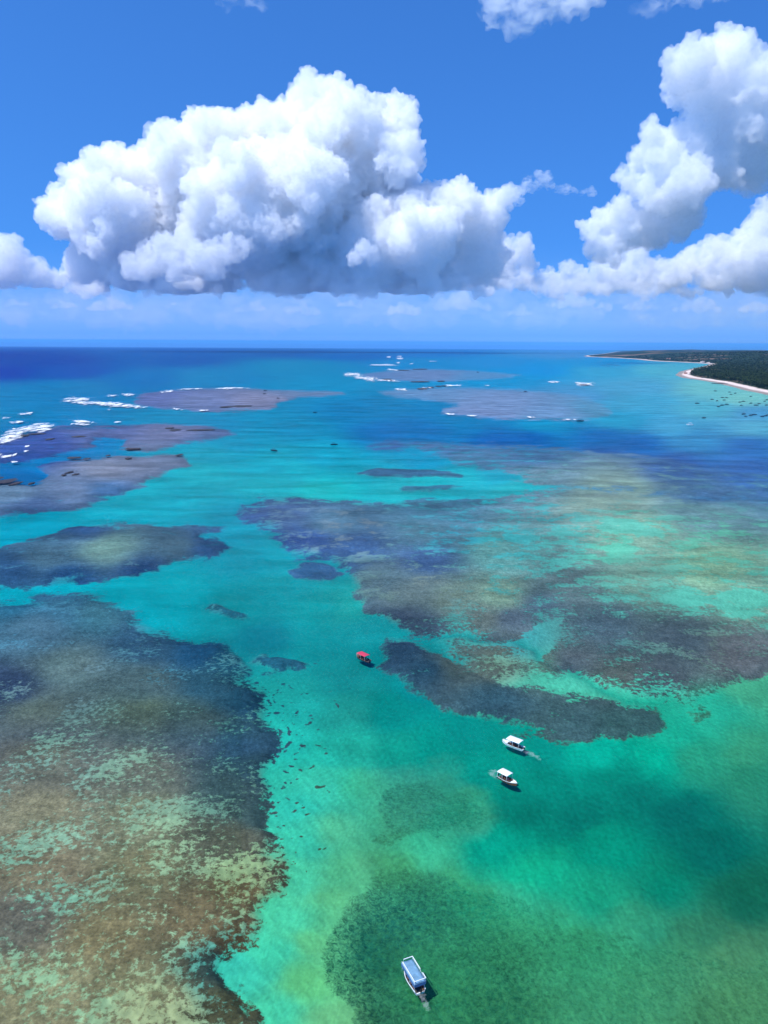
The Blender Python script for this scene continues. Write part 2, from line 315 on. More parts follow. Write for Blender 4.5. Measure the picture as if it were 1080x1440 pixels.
def build_seabed():
    ys = []
    r = 1080.0 * H / 52.0                # rows in pixels below the horizon
    while r > 2.2:
        ys.append(1080.0 * H / r)
        r -= 2.1 if r < 1000 else 3.5
    ys += [62000.0, 80000.0]
    Y = np.array(ys); U = np.arange(-0.80, 0.8001, 2.2 / 1080)
    nr, nc = len(Y), len(U)
    X2 = (U[None, :] * Y[:, None]); Y2 = np.repeat(Y[:, None], nc, 1)
    x = X2.ravel(); y = Y2.ravel(); n = len(x)
    px, py = world2px(np.stack([x, y, np.full(n, -0.8)], 1))
    lx = x / y; ly = np.log(y)
    wob = np.clip((py - 488) / 500, 0.04, 1.0)
    w1 = fbm(lx * 22, ly * 22, oct=4, seed=3); w2 = fbm(lx * 22 + 50, ly * 22 + 9, oct=4, seed=5)
    qx = px + w1 * 16; qy = py + w2 * 16 * wob
    water = interp(WATER, px + w1 * 10, py + w2 * 10 * wob)
    reef = interp(REEF, px + w1 * 6, py + w2 * 6 * wob)
    hole = interp(HOLE, px, py) * (np.array([1, 0.93, 1.17])[None] ** sstep(1050, 950, py)[:, None])
    reef = reef * np.array([1.03, 0.88, 0.95])[None]
    gr_ = ((px > 340) & (py > 690))[:, None]; reef = np.where(gr_, reef * np.array([1.12, 1.05, 1.07])[None], reef)
    nr_ = (sstep(440, 400, px) * sstep(980, 1080, py))[:, None]; reef = reef * np.array([0.98, 1.03, 1.52])[None] ** nr_
    hole = hole * np.array([1.0, 0.93, 1.16])[None] ** nr_
    water = water * np.array([1, 0.95, 1.06])[None] ** (1 - sstep(850, 1050, py))[:, None] * np.array([1.15, 0.97, 1.0])[None] ** sstep(1050, 1150, py)[:, None] * np.array([1.25, 1.07, 1.10])[None] ** (sstep(1200, 1320, py) * sstep(600, 720, px))[:, None] * np.array([1, 1.18, 1.08])[None] ** (sstep(580, 500, py) * sstep(450, 100, px))[:, None]
    cov = np.full(n, -1.5); rim = np.ones(n); cres = np.zeros(n); amp = np.full(n, 0.6); inside = np.zeros(n); depth = np.full(n, 0.0)
    sharp = 4.4 - 1.6 * sstep(700, 560, py)
    for name, poly, soft, c, a in REEFS:
        p = smooth_poly(poly, 1); mg = soft * 4 + 30
        sel = (qx > p[:, 0].min() - mg) & (qx < p[:, 0].max() + mg) & (qy > p[:, 1].min() - mg) & (qy < p[:, 1].max() + mg)
        d = poly_sdf(qx[sel], qy[sel], p); soft = soft * 1.7
        t = np.clip(d / soft, -3, 1)                      # 1 inside, falling outside
        cv = np.where(t > 0, 0.5 + (c - 0.5) * t, 0.5 + t * 0.5)
        better = cv > cov[sel]
        idx = np.where(sel)[0][better]
        cov[idx] = cv[better]; amp[idx] = a
        if name in ('oval', 'bandhigh', 'bandlow', 'great', 'near', 'sliver', 'shoal'):
            wd = 26 if name in ('oval', 'great', 'near') else 12
            e = sstep(0, wd, d); rim[sel] = np.where(d > -4, (0.84 + 0.28 * e) if name in ('oval', 'bandhigh', 'bandlow') else (0.84 + 0.20 * e), rim[sel])
        if name in ('crescent', 'mix'): cres[sel] = np.maximum(cres[sel], sstep(-4, 6, d))
        inside[sel] = np.maximum(inside[sel], sstep(-soft * 0.4, soft * 1.6, d))
    for poly, soft in POOLS:
        p = smooth_poly(poly, 2)
        sel = (qx > p[:, 0].min() - 60) & (qx < p[:, 0].max() + 60) & (qy > p[:, 1].min() - 60) & (qy < p[:, 1].max() + 60)
        d = poly_sdf(qx[sel], qy[sel], p)
        s = sstep(-soft, soft, d)
        cov[sel] = cov[sel] * (1 - s) + np.minimum(cov[sel], 0.12) * s
    rg = np.random.default_rng(77)
    for k in range(150):
        sx_ = 372 + abs(rg.normal(0, 40)); sy_ = rg.uniform(1045, 1225) if k < 75 else rg.uniform(965, 1060); r_ = 1.0 + 1.9 * rg.random() ** 2
        if k > 135: sx_, sy_ = rg.uniform(330, 450), rg.uniform(905, 975)
        sel = (abs(qx - sx_) < 14) & (abs(qy - sy_) < 9)
        d = 1 - np.hypot((qx[sel] - sx_) / 1.5, (qy[sel] - sy_) * 1.35 + (px[sel] - sx_) * rg.uniform(-.5, .5)) / r_
        cov[sel] = np.maximum(cov[sel], 0.5 + np.clip(d, -1.2, 0.6) * 0.6)
    # brighter/darker zones of the great reef: broad noise on the cover
    big = fbm(x / 60.0, y / 60.0, oct=3, seed=21)
    gsel = (px > 480) & (py > 690) & (py < 1000)
    cov = np.where(gsel & (cov > 0.2), cov + 0.10 * big, cov)
    dark = np.exp(-(((px - 880) / 190) ** 2 + ((py - 905) / 55) ** 2)) + np.exp(-(((px - 480) / 110) ** 2 + ((py - 750) / 40) ** 2)) + np.exp(-(((px - 590) / 90) ** 2 + ((py - 790) / 25) ** 2)) + np.exp(-(((px - 590) / 80) ** 2 + ((py - 850) / 45) ** 2))
    cov = np.where(gsel & (inside > 0.5) & (cov > 0.3), np.minimum(cov + 0.05 * np.clip(dark, 0, 1.3), 1.0), cov)
    light = np.exp(-(((px - 860) / 260) ** 2 + ((py - 775) / 55) ** 2))
    cov = np.where(gsel & (inside > 0.5) & (cov > 0.3), cov - 0.17 * light, cov)
    # near reef: sandier towards the middle of the flat
    nsel = (px < 420) & (py > 840)
    sandy = np.exp(-(((px - 190) / 130) ** 2 + ((py - 1210) / 120) ** 2)) + 0.9 * np.exp(-(((px - 190) / 140) ** 2 + ((py - 1430) / 70) ** 2)) + 0.6 * np.exp(-(((px - 80) / 100) ** 2 + ((py - 865) / 25) ** 2))
    cov = np.where(nsel & (inside > 0.6), cov + 0.06 * sstep(1110, 1040, py) - 0.13 * np.clip(sandy, 0, 1) + 0.06 * big, cov)
    # sea grass
    grass = np.zeros(n)
    for poly, soft in GRASS:
        d = poly_sdf(qx, qy, smooth_poly(poly, 2)); s = sstep(-soft, soft, d) * (inside < 0.3)
        cov = np.where(s > 0, cov * (1 - s) + s * 0.34, cov); sharp = sharp * (1 - s) + s * 1.6; amp = amp * (1 - s) + s * 1.0
        grass = np.maximum(grass, s)
    bw = 46 * fbm(x / 22, y / 22, oct=5, seed=61)
    for poly, soft, addc in DARKBED:
        d = poly_sdf(qx, qy, smooth_poly(poly, 2)) + bw; s = sstep(-soft, soft, d)
        cov = cov + s * addc * (inside < 0.3)
        grass = np.maximum(grass, s * (inside < 0.3))
    sharp = np.where(grass > 0, np.minimum(sharp, 4.4 - 2.8 * grass), sharp)
    hole = hole * 0.80 + reef * 0.20
    base = water * (1 - inside[:, None]) + hole * inside[:, None]
    gm = (0.45 * grass)[:, None]; base = base * (1 - gm) + np.maximum(hole, water) * gm
    reef = reef * np.array([0.97, 1.04, 1.0])[None] ** (sstep(640, 720, py) * (1 - sstep(1000, 1060, py)) * (1 - cres))[:, None]
    reef = reef * np.array([0.92, 1.04, 1.16])[None] ** cres[:, None]
    reef = reef * (1 + 0.16 * sstep(1060, 940, py) * (1 - cres))[:, None] * np.array([1, 1, 0.95])[None] ** sstep(1060, 940, py)[:, None]
    reef = reef * (rim[:, None] ** np.array([1.35, 1.0, 0.8])[None])
    gl_ = grass[:, None] * sstep(1060, 1140, py)[:, None]
    reef = reef * np.array([1.35, 1.16, 1.12])[None] ** gl_; base = base * np.array([1.25, 1.10, 1.08])[None] ** gl_
    # from wanted colour to albedo: take out the mirrored sky and divide by the light
    dep = np.arctan2(H, np.hypot(x, y)); f = refl_amount(dep)[:, None]
    hz = np.array([0.020, 0.032, 0.078]) * (1 - np.exp(-np.hypot(x, y) / 9000))[:, None]
    alb = lambda c: np.clip((c - f * SKY_REF - hz) / (L_FLAT * (1 - f) * 0.97), 0.0015, 0.9)
    # relief: reef flats just under the surface, sand at 2-4 m, deeper ocean far left
    lum = water @ np.array([0.2, 0.7, 0.1])
    zw = -1.2 - 6.0 * np.clip(0.42 - lum, 0, 0.42) - 12 * sstep(560, 500, py) * sstep(500, 0, px)
    zr = -0.45 + 0.18 * fbm(x / 9, y / 9, oct=3, seed=8)
    z = zw * (1 - inside) + zr * inside
    verts = np.stack([x, y, z], 1)
    i = np.arange(nr - 1)[:, None] * nc + np.arange(nc - 1)[None, :]
    i = i.ravel()
    faces = np.stack([i, i + 1, i + nc + 1, i + nc], 1)
    me = np_mesh('seabed', verts, faces)
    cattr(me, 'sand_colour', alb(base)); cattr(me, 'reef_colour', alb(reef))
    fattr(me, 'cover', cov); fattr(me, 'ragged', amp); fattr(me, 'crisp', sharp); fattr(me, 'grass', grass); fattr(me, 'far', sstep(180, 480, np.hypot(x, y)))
    t = NT('seabed_material'); p = t.pos()
    p2 = t.scale(p, 1, 1, 0.0)
    sm = t.noise(p2, 0.50, 7, 0.72, 0.25)               # coral patches some metres wide
    lg = t.noise(p2, 0.15, 9, 0.76, 0.25)
    gr = t.noise(t.scale(p, 1, 1, 0, 0.6), 0.85, 5, 0.72, 1.2)
    cl = t.noise(p2, 0.045, 3, 0.5)
    n2 = t.noise(p2, 0.035, 5, 0.6)                    # broad tone changes
    n3 = t.noise(p2, 1.3, 3, 0.65)                     # coral heads; on the sand, painted caustic light ripples
    mixf = lambda f, u, v: t.math('ADD', t.math('MULTIPLY', u, t.math('SUBTRACT', 1.0, f)), t.math('MULTIPLY', v, f))
    far = t.attr('far'); g = t.attr('grass')
    n1 = mixf(t.math('ADD', t.math('MULTIPLY', far, 0.62), 0.10), sm, lg)
    n1 = t.math('ADD', n1, t.math('MULTIPLY', t.math('SUBTRACT', cl, 0.5), 0.6))
    n1 = mixf(t.math('MULTIPLY', g, 0.8), n1, gr)
    nn = t.math('MULTIPLY', t.math('SUBTRACT', n1, 0.5), t.math('MULTIPLY', t.attr('ragged'), 2.4))
    fac = t.math('ADD', t.math('MULTIPLY', t.math('ADD', t.math('SUBTRACT', t.attr('cover'), 0.5), nn), t.attr('crisp')), 0.5, clamp=True)
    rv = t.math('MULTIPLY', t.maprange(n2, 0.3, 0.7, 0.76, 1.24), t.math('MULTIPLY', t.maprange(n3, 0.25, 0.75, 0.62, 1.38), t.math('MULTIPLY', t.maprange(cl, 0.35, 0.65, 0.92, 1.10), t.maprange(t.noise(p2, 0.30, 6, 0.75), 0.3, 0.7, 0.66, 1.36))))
    st = t.noise(t.scale(p, 0.010, 0.030, 0, 0.06), 1.0, 7, 0.62, 0.4)
    lo_ = t.math('SUBTRACT', 1.0, t.math('ADD', 0.12, t.math('MULTIPLY', far, 0.20))); hi_ = t.math('SUBTRACT', 2.0, lo_)
    streak = t.maprange(st, 0.3, 0.7, lo_, hi_)
    rv = t.math('MULTIPLY', rv, streak)
    hue = t.mix(t.maprange(t.noise(p2, 0.075, 4, 0.6), 0.38, 0.62, 0, 1), (0.985, 1.01, 1.01), (1.015, 0.99, 0.985))
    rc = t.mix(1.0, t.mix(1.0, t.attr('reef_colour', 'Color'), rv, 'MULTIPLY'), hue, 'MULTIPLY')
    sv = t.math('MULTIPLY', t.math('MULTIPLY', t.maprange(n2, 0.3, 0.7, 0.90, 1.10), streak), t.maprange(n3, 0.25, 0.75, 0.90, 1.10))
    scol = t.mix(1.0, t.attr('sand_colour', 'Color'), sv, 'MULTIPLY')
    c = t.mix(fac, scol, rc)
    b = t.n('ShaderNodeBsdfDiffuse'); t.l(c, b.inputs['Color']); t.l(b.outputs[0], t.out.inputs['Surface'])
    o = link('seabed', me, t.m); tag(o, 'shallow reef flats and pale sand under clear turquoise water', None, None, 'structure')
    return o
build_seabed()

# ------------------------------------------------------------------ water surface
def build_water():
    R = 90000.0
    bm = bmesh.new()
    # fan of rings so far triangles stay well shaped
    rings = [0, 60, 200, 800, 3000, 10000, 30000, R]; N = 64
    prev = None; c0 = bm.verts.new((0, 0, 0))
    for r in rings[1:]:
        cur = [bm.verts.new((r * math.cos(2 * math.pi * k / N), r * math.sin(2 * math.pi * k / N), 0)) for k in range(N)]
        for k in range(N):
            if prev is None: bm.faces.new((c0, cur[k], cur[(k + 1) % N]))
            else: bm.faces.new((prev[k], cur[k], cur[(k + 1) % N], prev[(k + 1) % N]))
        prev = cur
    me = bpy.data.meshes.new('water'); bm.to_mesh(me); bm.free()
    t = NT('water_material'); p = t.pos()
    rp = t.scale(p, 1.0, 0.55, 0.0, math.radians(24))
    w1 = t.noise(rp, 0.9, 3, 0.55, 0.4); w2 = t.noise(rp, 0.16, 4, 0.6, 0.6)
    hgt = t.math('ADD', t.math('MULTIPLY', w1, 0.35), t.math('MULTIPLY', w2, 1.0))
    bump = t.n('ShaderNodeBump'); bump.inputs['Strength'].default_value = 0.6; bump.inputs['Distance'].default_value = 0.4
    t.l(hgt, bump.inputs['Height'])
    gl = t.n('ShaderNodeBsdfGlossy'); gl.inputs['Roughness'].default_value = 0.18; t.l(bump.outputs[0], gl.inputs['Normal'])
    tr = t.n('ShaderNodeBsdfTransparent')
    tint = t.maprange(t.math('ADD', t.math('MULTIPLY', w1, 0.7), t.math('MULTIPLY', w2, 0.3)), 0.36, 0.64, 0.74, 1.0); t.l(t.mix(1.0, (1, 1, 1), tint, 'MULTIPLY'), tr.inputs['Color'])  # light and dark of the wave ripples painted into the see-through colour
    lw = t.n('ShaderNodeLayerWeight'); lw.inputs['Blend'].default_value = 0.5; t.l(bump.outputs[0], lw.inputs['Normal'])
    fr = t.math('ADD', t.math('MULTIPLY', t.math('POWER', lw.outputs['Facing'], 5.0), 0.07), 0.02)
    mx = t.n('ShaderNodeMixShader'); t.l(fr, mx.inputs[0]); t.l(tr.outputs[0], mx.inputs[1]); t.l(gl.outputs[0], mx.inputs[2])
    t.l(mx.outputs[0], t.out.inputs['Surface'])
    o = link('water', me, t.m); tag(o, 'clear calm sea surface', None, None, 'structure')
build_water()

# ------------------------------------------------------------------ land, beach, far hills
COAST = [(1500,640),(1180,575),(1080,553),(1060,549),(1040,544),(1015,538),(990,534),(968,531),(957,527),(963,522),(975,519),(990,516),(1000,513),(1002,511.5),(985,510.5),(960,509.2),(930,508),(913,507),(900,505.2),(870,503.3),(845,502.2),(824,501.2),(823,500.3),(835,498.8),(850,497.5),(862,495.5),(872,493.8),(880,492.6),(1500,497)]
def coast_d(px, py):
    """inside distance in photo px (vertical exaggerated so the beach keeps a width far away)"""
    return poly_sdf(px, py, COAST)
def land_height(x, y, d_m):
    n = fbm(x / 900, y / 900, oct=4, seed=41)
    hz = sstep(4200, 9000, y) * (62 + 70 * fbm(x / 2600, y / 5200, oct=3, seed=44)) * sstep(0, 1200, d_m)
    return np.minimum(d_m * 0.06, 3.0) + sstep(30, 400, d_m) * (4 + 5 * n) + np.maximum(hz, 0)

def build_land():
    Y = 1080.0 * H / np.arange(175.0, 2.6, -0.75); U = np.arange(0.22, 0.95, 1.6 / 1080)
    nr, nc = len(Y), len(U)
    x = (U[None] * Y[:, None]).ravel(); y = np.repeat(Y, nc)
    # coast in world space: signed distance in metres
    c = np.array(COAST); g = px2ground(c[:, 0], c[:, 1])[:, :2]
    wob = fbm(x / 160, y / 160, oct=4, seed=31)
    dm = poly_sdf(x + wob * 8, y + wob * 8, g)
    z = np.where(dm > 0, land_height(x, y, dm), np.maximum(dm * 0.06, -6.0))
    verts = np.stack([x, y, z], 1)
    i = (np.arange(nr - 1)[:, None] * nc + np.arange(nc - 1)[None]).ravel()
    f = np.stack([i, i + 1, i + nc + 1, i + nc], 1)
    keep = (dm[f] > -60).any(1); f = f[keep]
    used, inv = np.unique(f.ravel(), return_inverse=True)
    me = np_mesh('terrain', verts[used], inv.reshape(-1, 4))
    fattr(me, 'inland', dm[used]); fattr(me, 'height', z[used])
    t = NT('terrain_material'); p = t.pos()
    n = t.noise(p, 0.004, 5); n2 = t.noise(p, 0.03, 5, 0.65); n3 = t.noise(p, 0.0016, 4)
    sand = t.mix(t.maprange(n2, 0.35, 0.65, 0, 1), tuple(lin((228, 208, 196))), tuple(lin((205, 184, 172))))
    sand = t.mix(t.maprange(t.attr('inland'), 2, 9, 0, 1), tuple(lin((165, 150, 138))), sand)
    green = t.mix(t.maprange(n2, 0.35, 0.65, 0, 1), (0.012, 0.024, 0.016), (0.034, 0.052, 0.028))
    earth = t.mix(t.maprange(n3, 0.57, 0.62, 0, 0.8), green, (0.22, 0.14, 0.10))
    inl = t.math('ADD', t.attr('inland'), t.math('MULTIPLY', t.math('SUBTRACT', n2, 0.5), 30.0))
    col = t.mix(t.maprange(inl, 30, 40, 0, 1), sand, earth)
    b = t.n('ShaderNodeBsdfDiffuse'); t.l(col, b.inputs['Color']); t.l(b.outputs[0], t.out.inputs['Surface'])
    tag(link('terrain', me, t.m), 'low wooded coast with a pale beach and far hills', None, None, 'structure')
    return g
COAST_G = build_land()
def land_z(x, y):
    x = np.atleast_1d(np.asarray(x, float)); y = np.atleast_1d(np.asarray(y, float))
    d = poly_sdf(x, y, COAST_G)
    return np.where(d > 0, land_height(x, y, d), 0), d

# ------------------------------------------------------------------ trees
def leaf_mat(name, a, b):
    t = NT(name); p = t.pos()
    n = t.noise(p, 0.25, 3); r = t.n('ShaderNodeObjectInfo').outputs['Random']
    c = t.mix(t.maprange(n, 0.35, 0.65, 0, 1), a, b)
    c = t.mix(1.0, c, t.maprange(t.noise(p, 0.012, 4, 0.6), 0.35, 0.65, 0.6, 1.5), 'MULTIPLY')
    c = t.mix(1.0, c, t.maprange(r, 0, 1, 0.75, 1.25), 'MULTIPLY')
    d = t.n('ShaderNodeBsdfDiffuse'); t.l(c, d.inputs['Color'])
    tl = t.n('ShaderNodeBsdfTranslucent'); t.l(c, tl.inputs['Color'])
    mx = t.n('ShaderNodeMixShader'); mx.inputs[0].default_value = 0.25; t.l(d.outputs[0], mx.inputs[1]); t.l(tl.outputs[0], mx.inputs[2])
    t.l(mx.outputs[0], t.out.inputs['Surface']); return t.m
M_PALM = leaf_mat('palm_frond_green', (0.020, 0.038, 0.016), (0.052, 0.074, 0.028))
M_BUSH = leaf_mat('broadleaf_green', (0.014, 0.028, 0.014), (0.036, 0.056, 0.024))
M_TRUNK = simple_mat('palm_bark', (0.20, 0.16, 0.12), 0.9, srgb=False)

def palm_crown(seed, z0, nf=13, seg=5):
    r = np.random.default_rng(seed); V = []; F = []
    for k in range(nf):
        a = 2 * math.pi * k / nf + r.uniform(-.25, .25); up = r.uniform(-0.2, 0.95); L = r.uniform(2.7, 3.7)
        ca, sa = math.cos(a), math.sin(a); b = len(V)
        for s in range(seg + 1):
            q = s / seg
            rad = L * q * (0.55 + 0.45 * math.cos(up)); zz = z0 + L * (up * q * 0.75 - 0.85 * q * q)
            wd = 0.62 * math.sin(math.pi * min(1, 0.12 + 0.86 * q)) + 0.03
            for sgn in (-1, 0, 1):
                V.append((ca * rad - sa * wd * sgn, sa * rad + ca * wd * sgn, zz - abs(sgn) * 0.28 * wd))
        for s in range(seg):
            for j in (0, 1):
                i = b + s * 3 + j; F.append((i, i + 1, i + 4, i + 3))
    return np.array(V), np.array(F)

def palm_trunk(h, lean):
    V = []; F = []; n = 7; st = 7
    for s in range(st + 1):
        q = s / st; r = 0.24 - 0.12 * q + 0.10 * (1 - q) ** 4
        for k in range(n):
            a = 2 * math.pi * k / n; V.append((lean * q * q + r * math.cos(a), r * math.sin(a), h * q))
    for s in range(st):
        for k in range(n): F.append((s * n + k, s * n + (k + 1) % n, (s + 1) * n + (k + 1) % n, (s + 1) * n + k))
    return np.array(V), np.array(F)

PALMS = []
for k, (h, lean) in enumerate(((14, 1.2), (17, -1.5), (11.5, 0.6))):
    v, f = palm_crown(100 + k, 0); v[:, 2] += h; v[:, 0] += lean
    PALMS.append((np_mesh('palm_crown', v, f), np_mesh('palm_trunk', *palm_trunk(h, lean))))
    PALMS[-1][0].materials.append(M_PALM); PALMS[-1][1].materials.append(M_TRUNK)

def forest_spots():
    """front row along the beach for single palms, the rest for the wood behind"""
    front = []; g = COAST_G
    # walk the beach line of the nearest headland
    seg = g[2:14]; L = np.r_[0, np.cumsum(np.hypot(*np.diff(seg, axis=0).T))]
    rg = np.random.default_rng(5)
    n = 0; tries = 0
    while len(front) < 110 and tries < 8000:
        tries += 1
        s = rg.uniform(0, L[-1]); p = np.array([np.interp(s, L, seg[:, 0]), np.interp(s, L, seg[:, 1])]) + rg.normal(0, 40, 2)
        z, d = land_z(p[0], p[1])
        if 34 < d[0] < 75: front.append((p[0], p[1], z[0]))
    return front
FRONT = forest_spots()
for k, (x, y, z) in enumerate(FRONT):
    r = bpy.data.objects.new('palm_tree', None); COL.objects.link(r)
    r.location = (x, y, z); r.rotation_euler = (0, 0, RNG.uniform(0, 6.28)); sc = RNG.uniform(0.85, 1.2); r.scale = (sc,) * 3
    tag(r, 'tall coconut palm in the front row of the wood behind the pale beach', 'palm tree', 'coconut palms along the beach')
    cr, tk = PALMS[k % 3]
    link('crown', cr, None, r); link('trunk', tk, None, r)

def build_forest():
    rg = np.random.default_rng(9)
    N = 26000
    Yv = 1080 * H / rg.uniform(12, 62, N * 3); Uv = rg.uniform(0.30, 0.72, N * 3)
    x = Uv * Yv; y = Yv
    z, d = land_z(x, y); k = (d > 45); x, y, z, d = x[k][:N], y[k][:N], z[k][:N], d[k][:N]
    pv, pf = palm_crown(3, 0, 9, 3)
    # broadleaf clump: lumpy low dome of many small leaf faces
    bv = []; bf = []
    for i in range(46):
        q = rg.normal(size=3); q /= np.linalg.norm(q); q[2] = abs(q[2]) * 0.8
        c = q * np.array([3.6, 3.6, 2.8]) * rg.uniform(0.6, 1.05); e = rg.normal(size=(2, 3)); e /= np.linalg.norm(e, axis=1)[:, None]
        s = rg.uniform(0.8, 1.5); b = len(bv)
        bv += [c - e[0] * s - e[1] * s * .6, c + e[0] * s - e[1] * s * .6, c + e[0] * s + e[1] * s * .6, c - e[0] * s + e[1] * s * .6]; bf.append((b, b + 1, b + 2, b + 3))
    bv = np.array(bv); bf = np.array(bf)
    for nm, sel, tv, tf, hh, mat, lab in (('palm_wood', rg.random(len(x)) < 0.5, pv, pf, (9, 17), M_PALM, 'dense coconut wood covering the headland'), ('broadleaf_wood', None, bv, bf, (3, 9), M_BUSH, 'dark broadleaf thicket between the palms of the headland')):
        if sel is None: sel = ~prev
        prev = sel
        xs, ys, zs = x[sel], y[sel], z[sel]; n = len(xs)
        far = np.clip(ys / 4000, 1, 3)
        a = rg.uniform(0, 6.28, n); sc = rg.uniform(0.9, 1.5, n) * far; ht = rg.uniform(*hh, n)
        ca, sa = np.cos(a) * sc, np.sin(a) * sc
        V = np.empty((n, len(tv), 3))
        V[:, :, 0] = xs[:, None] + ca[:, None] * tv[None, :, 0] - sa[:, None] * tv[None, :, 1]
        V[:, :, 1] = ys[:, None] + sa[:, None] * tv[None, :, 0] + ca[:, None] * tv[None, :, 1]
        V[:, :, 2] = (zs + ht)[:, None] + np.minimum(sc, 1.6)[:, None] * tv[None, :, 2]
        F = (tf[None] + (np.arange(n) * len(tv))[:, None, None]).reshape(-1, 4)
        tag(link(nm, np_mesh(nm, V.reshape(-1, 3), F), mat), lab, None, None, 'stuff')
build_forest()

# ------------------------------------------------------------------ small mesh builder for man-made things
class MB:
    def __init__(s): s.v = []; s.f = []
    def box(s, x0, x1, y0, y1, z0, z1):
        b = len(s.v)
        s.v += [(x, y, z) for z in (z0, z1) for x, y in ((x0, y0), (x1, y0), (x1, y1), (x0, y1))]
        s.f += [tuple(b + i for i in q) for q in ((3, 2, 1, 0), (4, 5, 6, 7), (0, 1, 5, 4), (1, 2, 6, 5), (2, 3, 7, 6), (3, 0, 4, 7))]; return s
    def tube(s, pts, r, n=8, closed=False):
        pts = [Vector(p) for p in pts]; rings = []
        for i, p in enumerate(pts):
            d = (pts[min(i + 1, len(pts) - 1)] - pts[max(i - 1, 0)]).normalized()
            a = d.orthogonal().normalized(); c = d.cross(a); rr = r[i] if isinstance(r, (list, tuple)) else r
            rings.append([len(s.v) + k for k in range(n)])
            s.v += [tuple(p + (a * math.cos(2 * math.pi * k / n) + c * math.sin(2 * math.pi * k / n)) * rr) for k in range(n)]
        for i in range(len(rings) - 1):
            for k in range(n): s.f.append((rings[i][k], rings[i][(k + 1) % n], rings[i + 1][(k + 1) % n], rings[i + 1][k]))
        s.f.append(tuple(reversed(rings[0]))); s.f.append(tuple(rings[-1])); return s
    def loft(s, secs, cap=True):
        n = len(secs[0]); b = len(s.v)
        for q in secs: s.v += [tuple(p) for p in q]
        for i in range(len(secs) - 1):
            for k in range(n): s.f.append((b + i * n + k, b + i * n + (k + 1) % n, b + (i + 1) * n + (k + 1) % n, b + (i + 1) * n + k))
        if cap: s.f.append(tuple(b + k for k in reversed(range(n)))); s.f.append(tuple(b + (len(secs) - 1) * n + k for k in range(n)))
        return s
    def sheet(s, grid, th):
        """grid[i][j] of points -> a slab th thick"""
        ni, nj = len(grid), len(grid[0]); b = len(s.v)
        for dz in (0, -th): s.v += [(p[0], p[1], p[2] + dz) for row in grid for p in row]
        o = ni * nj; I = lambda i, j: b + i * nj + j
        for i in range(ni - 1):
            for j in range(nj - 1):
                s.f.append((I(i, j), I(i + 1, j), I(i + 1, j + 1), I(i, j + 1))); s.f.append(tuple(o + q for q in (I(i, j), I(i, j + 1), I(i + 1, j + 1), I(i + 1, j))))
        for i in range(ni - 1):
            for j in (0, nj - 1): s.f.append((I(i, j), I(i + 1, j), o + I(i + 1, j), o + I(i, j)))
        for j in range(nj - 1):
            for i in (0, ni - 1): s.f.append((I(i, j), I(i, j + 1), o + I(i, j + 1), o + I(i, j)))
        return s
    def build(s, name, mat, parent=None, smooth=False, bevel=0.0):
        me = bpy.data.meshes.new(name); me.from_pydata(s.v, [], s.f); me.validate()
        bm = bmesh.new(); bm.from_mesh(me); bmesh.ops.recalc_face_normals(bm, faces=bm.faces)
        if bevel: bmesh.ops.bevel(bm, geom=list(bm.edges), offset=bevel, segments=2, affect='EDGES', clamp_overlap=True)
        bm.to_mesh(me); bm.free()
        if smooth: me.polygons.foreach_set('use_smooth', np.ones(len(me.polygons), bool))
        return link(name, me, mat, parent)

M_WHITE = simple_mat('white_boat_paint', (0.78, 0.80, 0.80), 0.35, srgb=False, var=0.08)
M_CANVAS = simple_mat('white_canvas', (0.80, 0.84, 0.84), 0.7, srgb=False, var=0.06, scale=1.2)
M_BLUE = simple_mat('blue_canvas', (0.07, 0.15, 0.33), 0.7, srgb=False, var=0.15, scale=1.5)
M_BLUED = simple_mat('faded_blue_deck', (0.15, 0.29, 0.40), 0.6, srgb=False, var=0.25, scale=1.4)
M_RED = simple_mat('red_canvas', (0.58, 0.045, 0.085), 0.6, srgb=False, var=0.12, scale=1.4)
M_DARK = simple_mat('dark_hull_paint', (0.022, 0.030, 0.055), 0.5, srgb=False, var=0.3)
M_WOOD = simple_mat('varnished_wood', (0.16, 0.07, 0.035), 0.5, srgb=False, var=0.3)
M_BLACK = simple_mat('black_engine', (0.02, 0.02, 0.022), 0.4, srgb=False, var=0.2)
M_METAL = simple_mat('white_metal_tube', (0.82, 0.84, 0.85), 0.35, srgb=False, var=0.05)
M_FLOOR = simple_mat('dark_boards', (0.07, 0.06, 0.06), 0.8, srgb=False, var=0.35)
M_GREYB = simple_mat('grey_floor_boards', (0.25, 0.24, 0.23), 0.8, srgb=False, var=0.25)

def hull(L, W, hg, mat, parent, stern=0.85, name='hull', keel=0.35):
    m = MB(); secs = []
    for i in range(15):
        q = i / 14; x = -L / 2 + L * q
        wd = W / 2 * (stern + (1 - stern) * min(1, q / 0.35)) if q < 0.35 else W / 2 * (1 - max(0, (q - 0.42) / 0.58) ** 2.3 * 0.97)
        g = hg + 0.42 * max(0, q - 0.35) ** 2 * 1.8; k = -keel + (keel + hg * 0.6) * max(0, (q - 0.72) / 0.28) ** 2.2
        iw = max(wd - 0.10, 0.01); fl = min(0.16, g - 0.12)
        secs.append([(x, wd, g), (x, wd * 0.80, k * 0.35 + 0.02), (x, 0.02, k), (x, -0.02, k), (x, -wd * 0.80, k * 0.35 + 0.02), (x, -wd, g), (x, -iw, g), (x, -iw * 0.9, max(fl, k + .06)), (x, iw * 0.9, max(fl, k + .06)), (x, iw, g)])
    m.loft(secs); o = m.build(name, mat, parent, False)
    return o
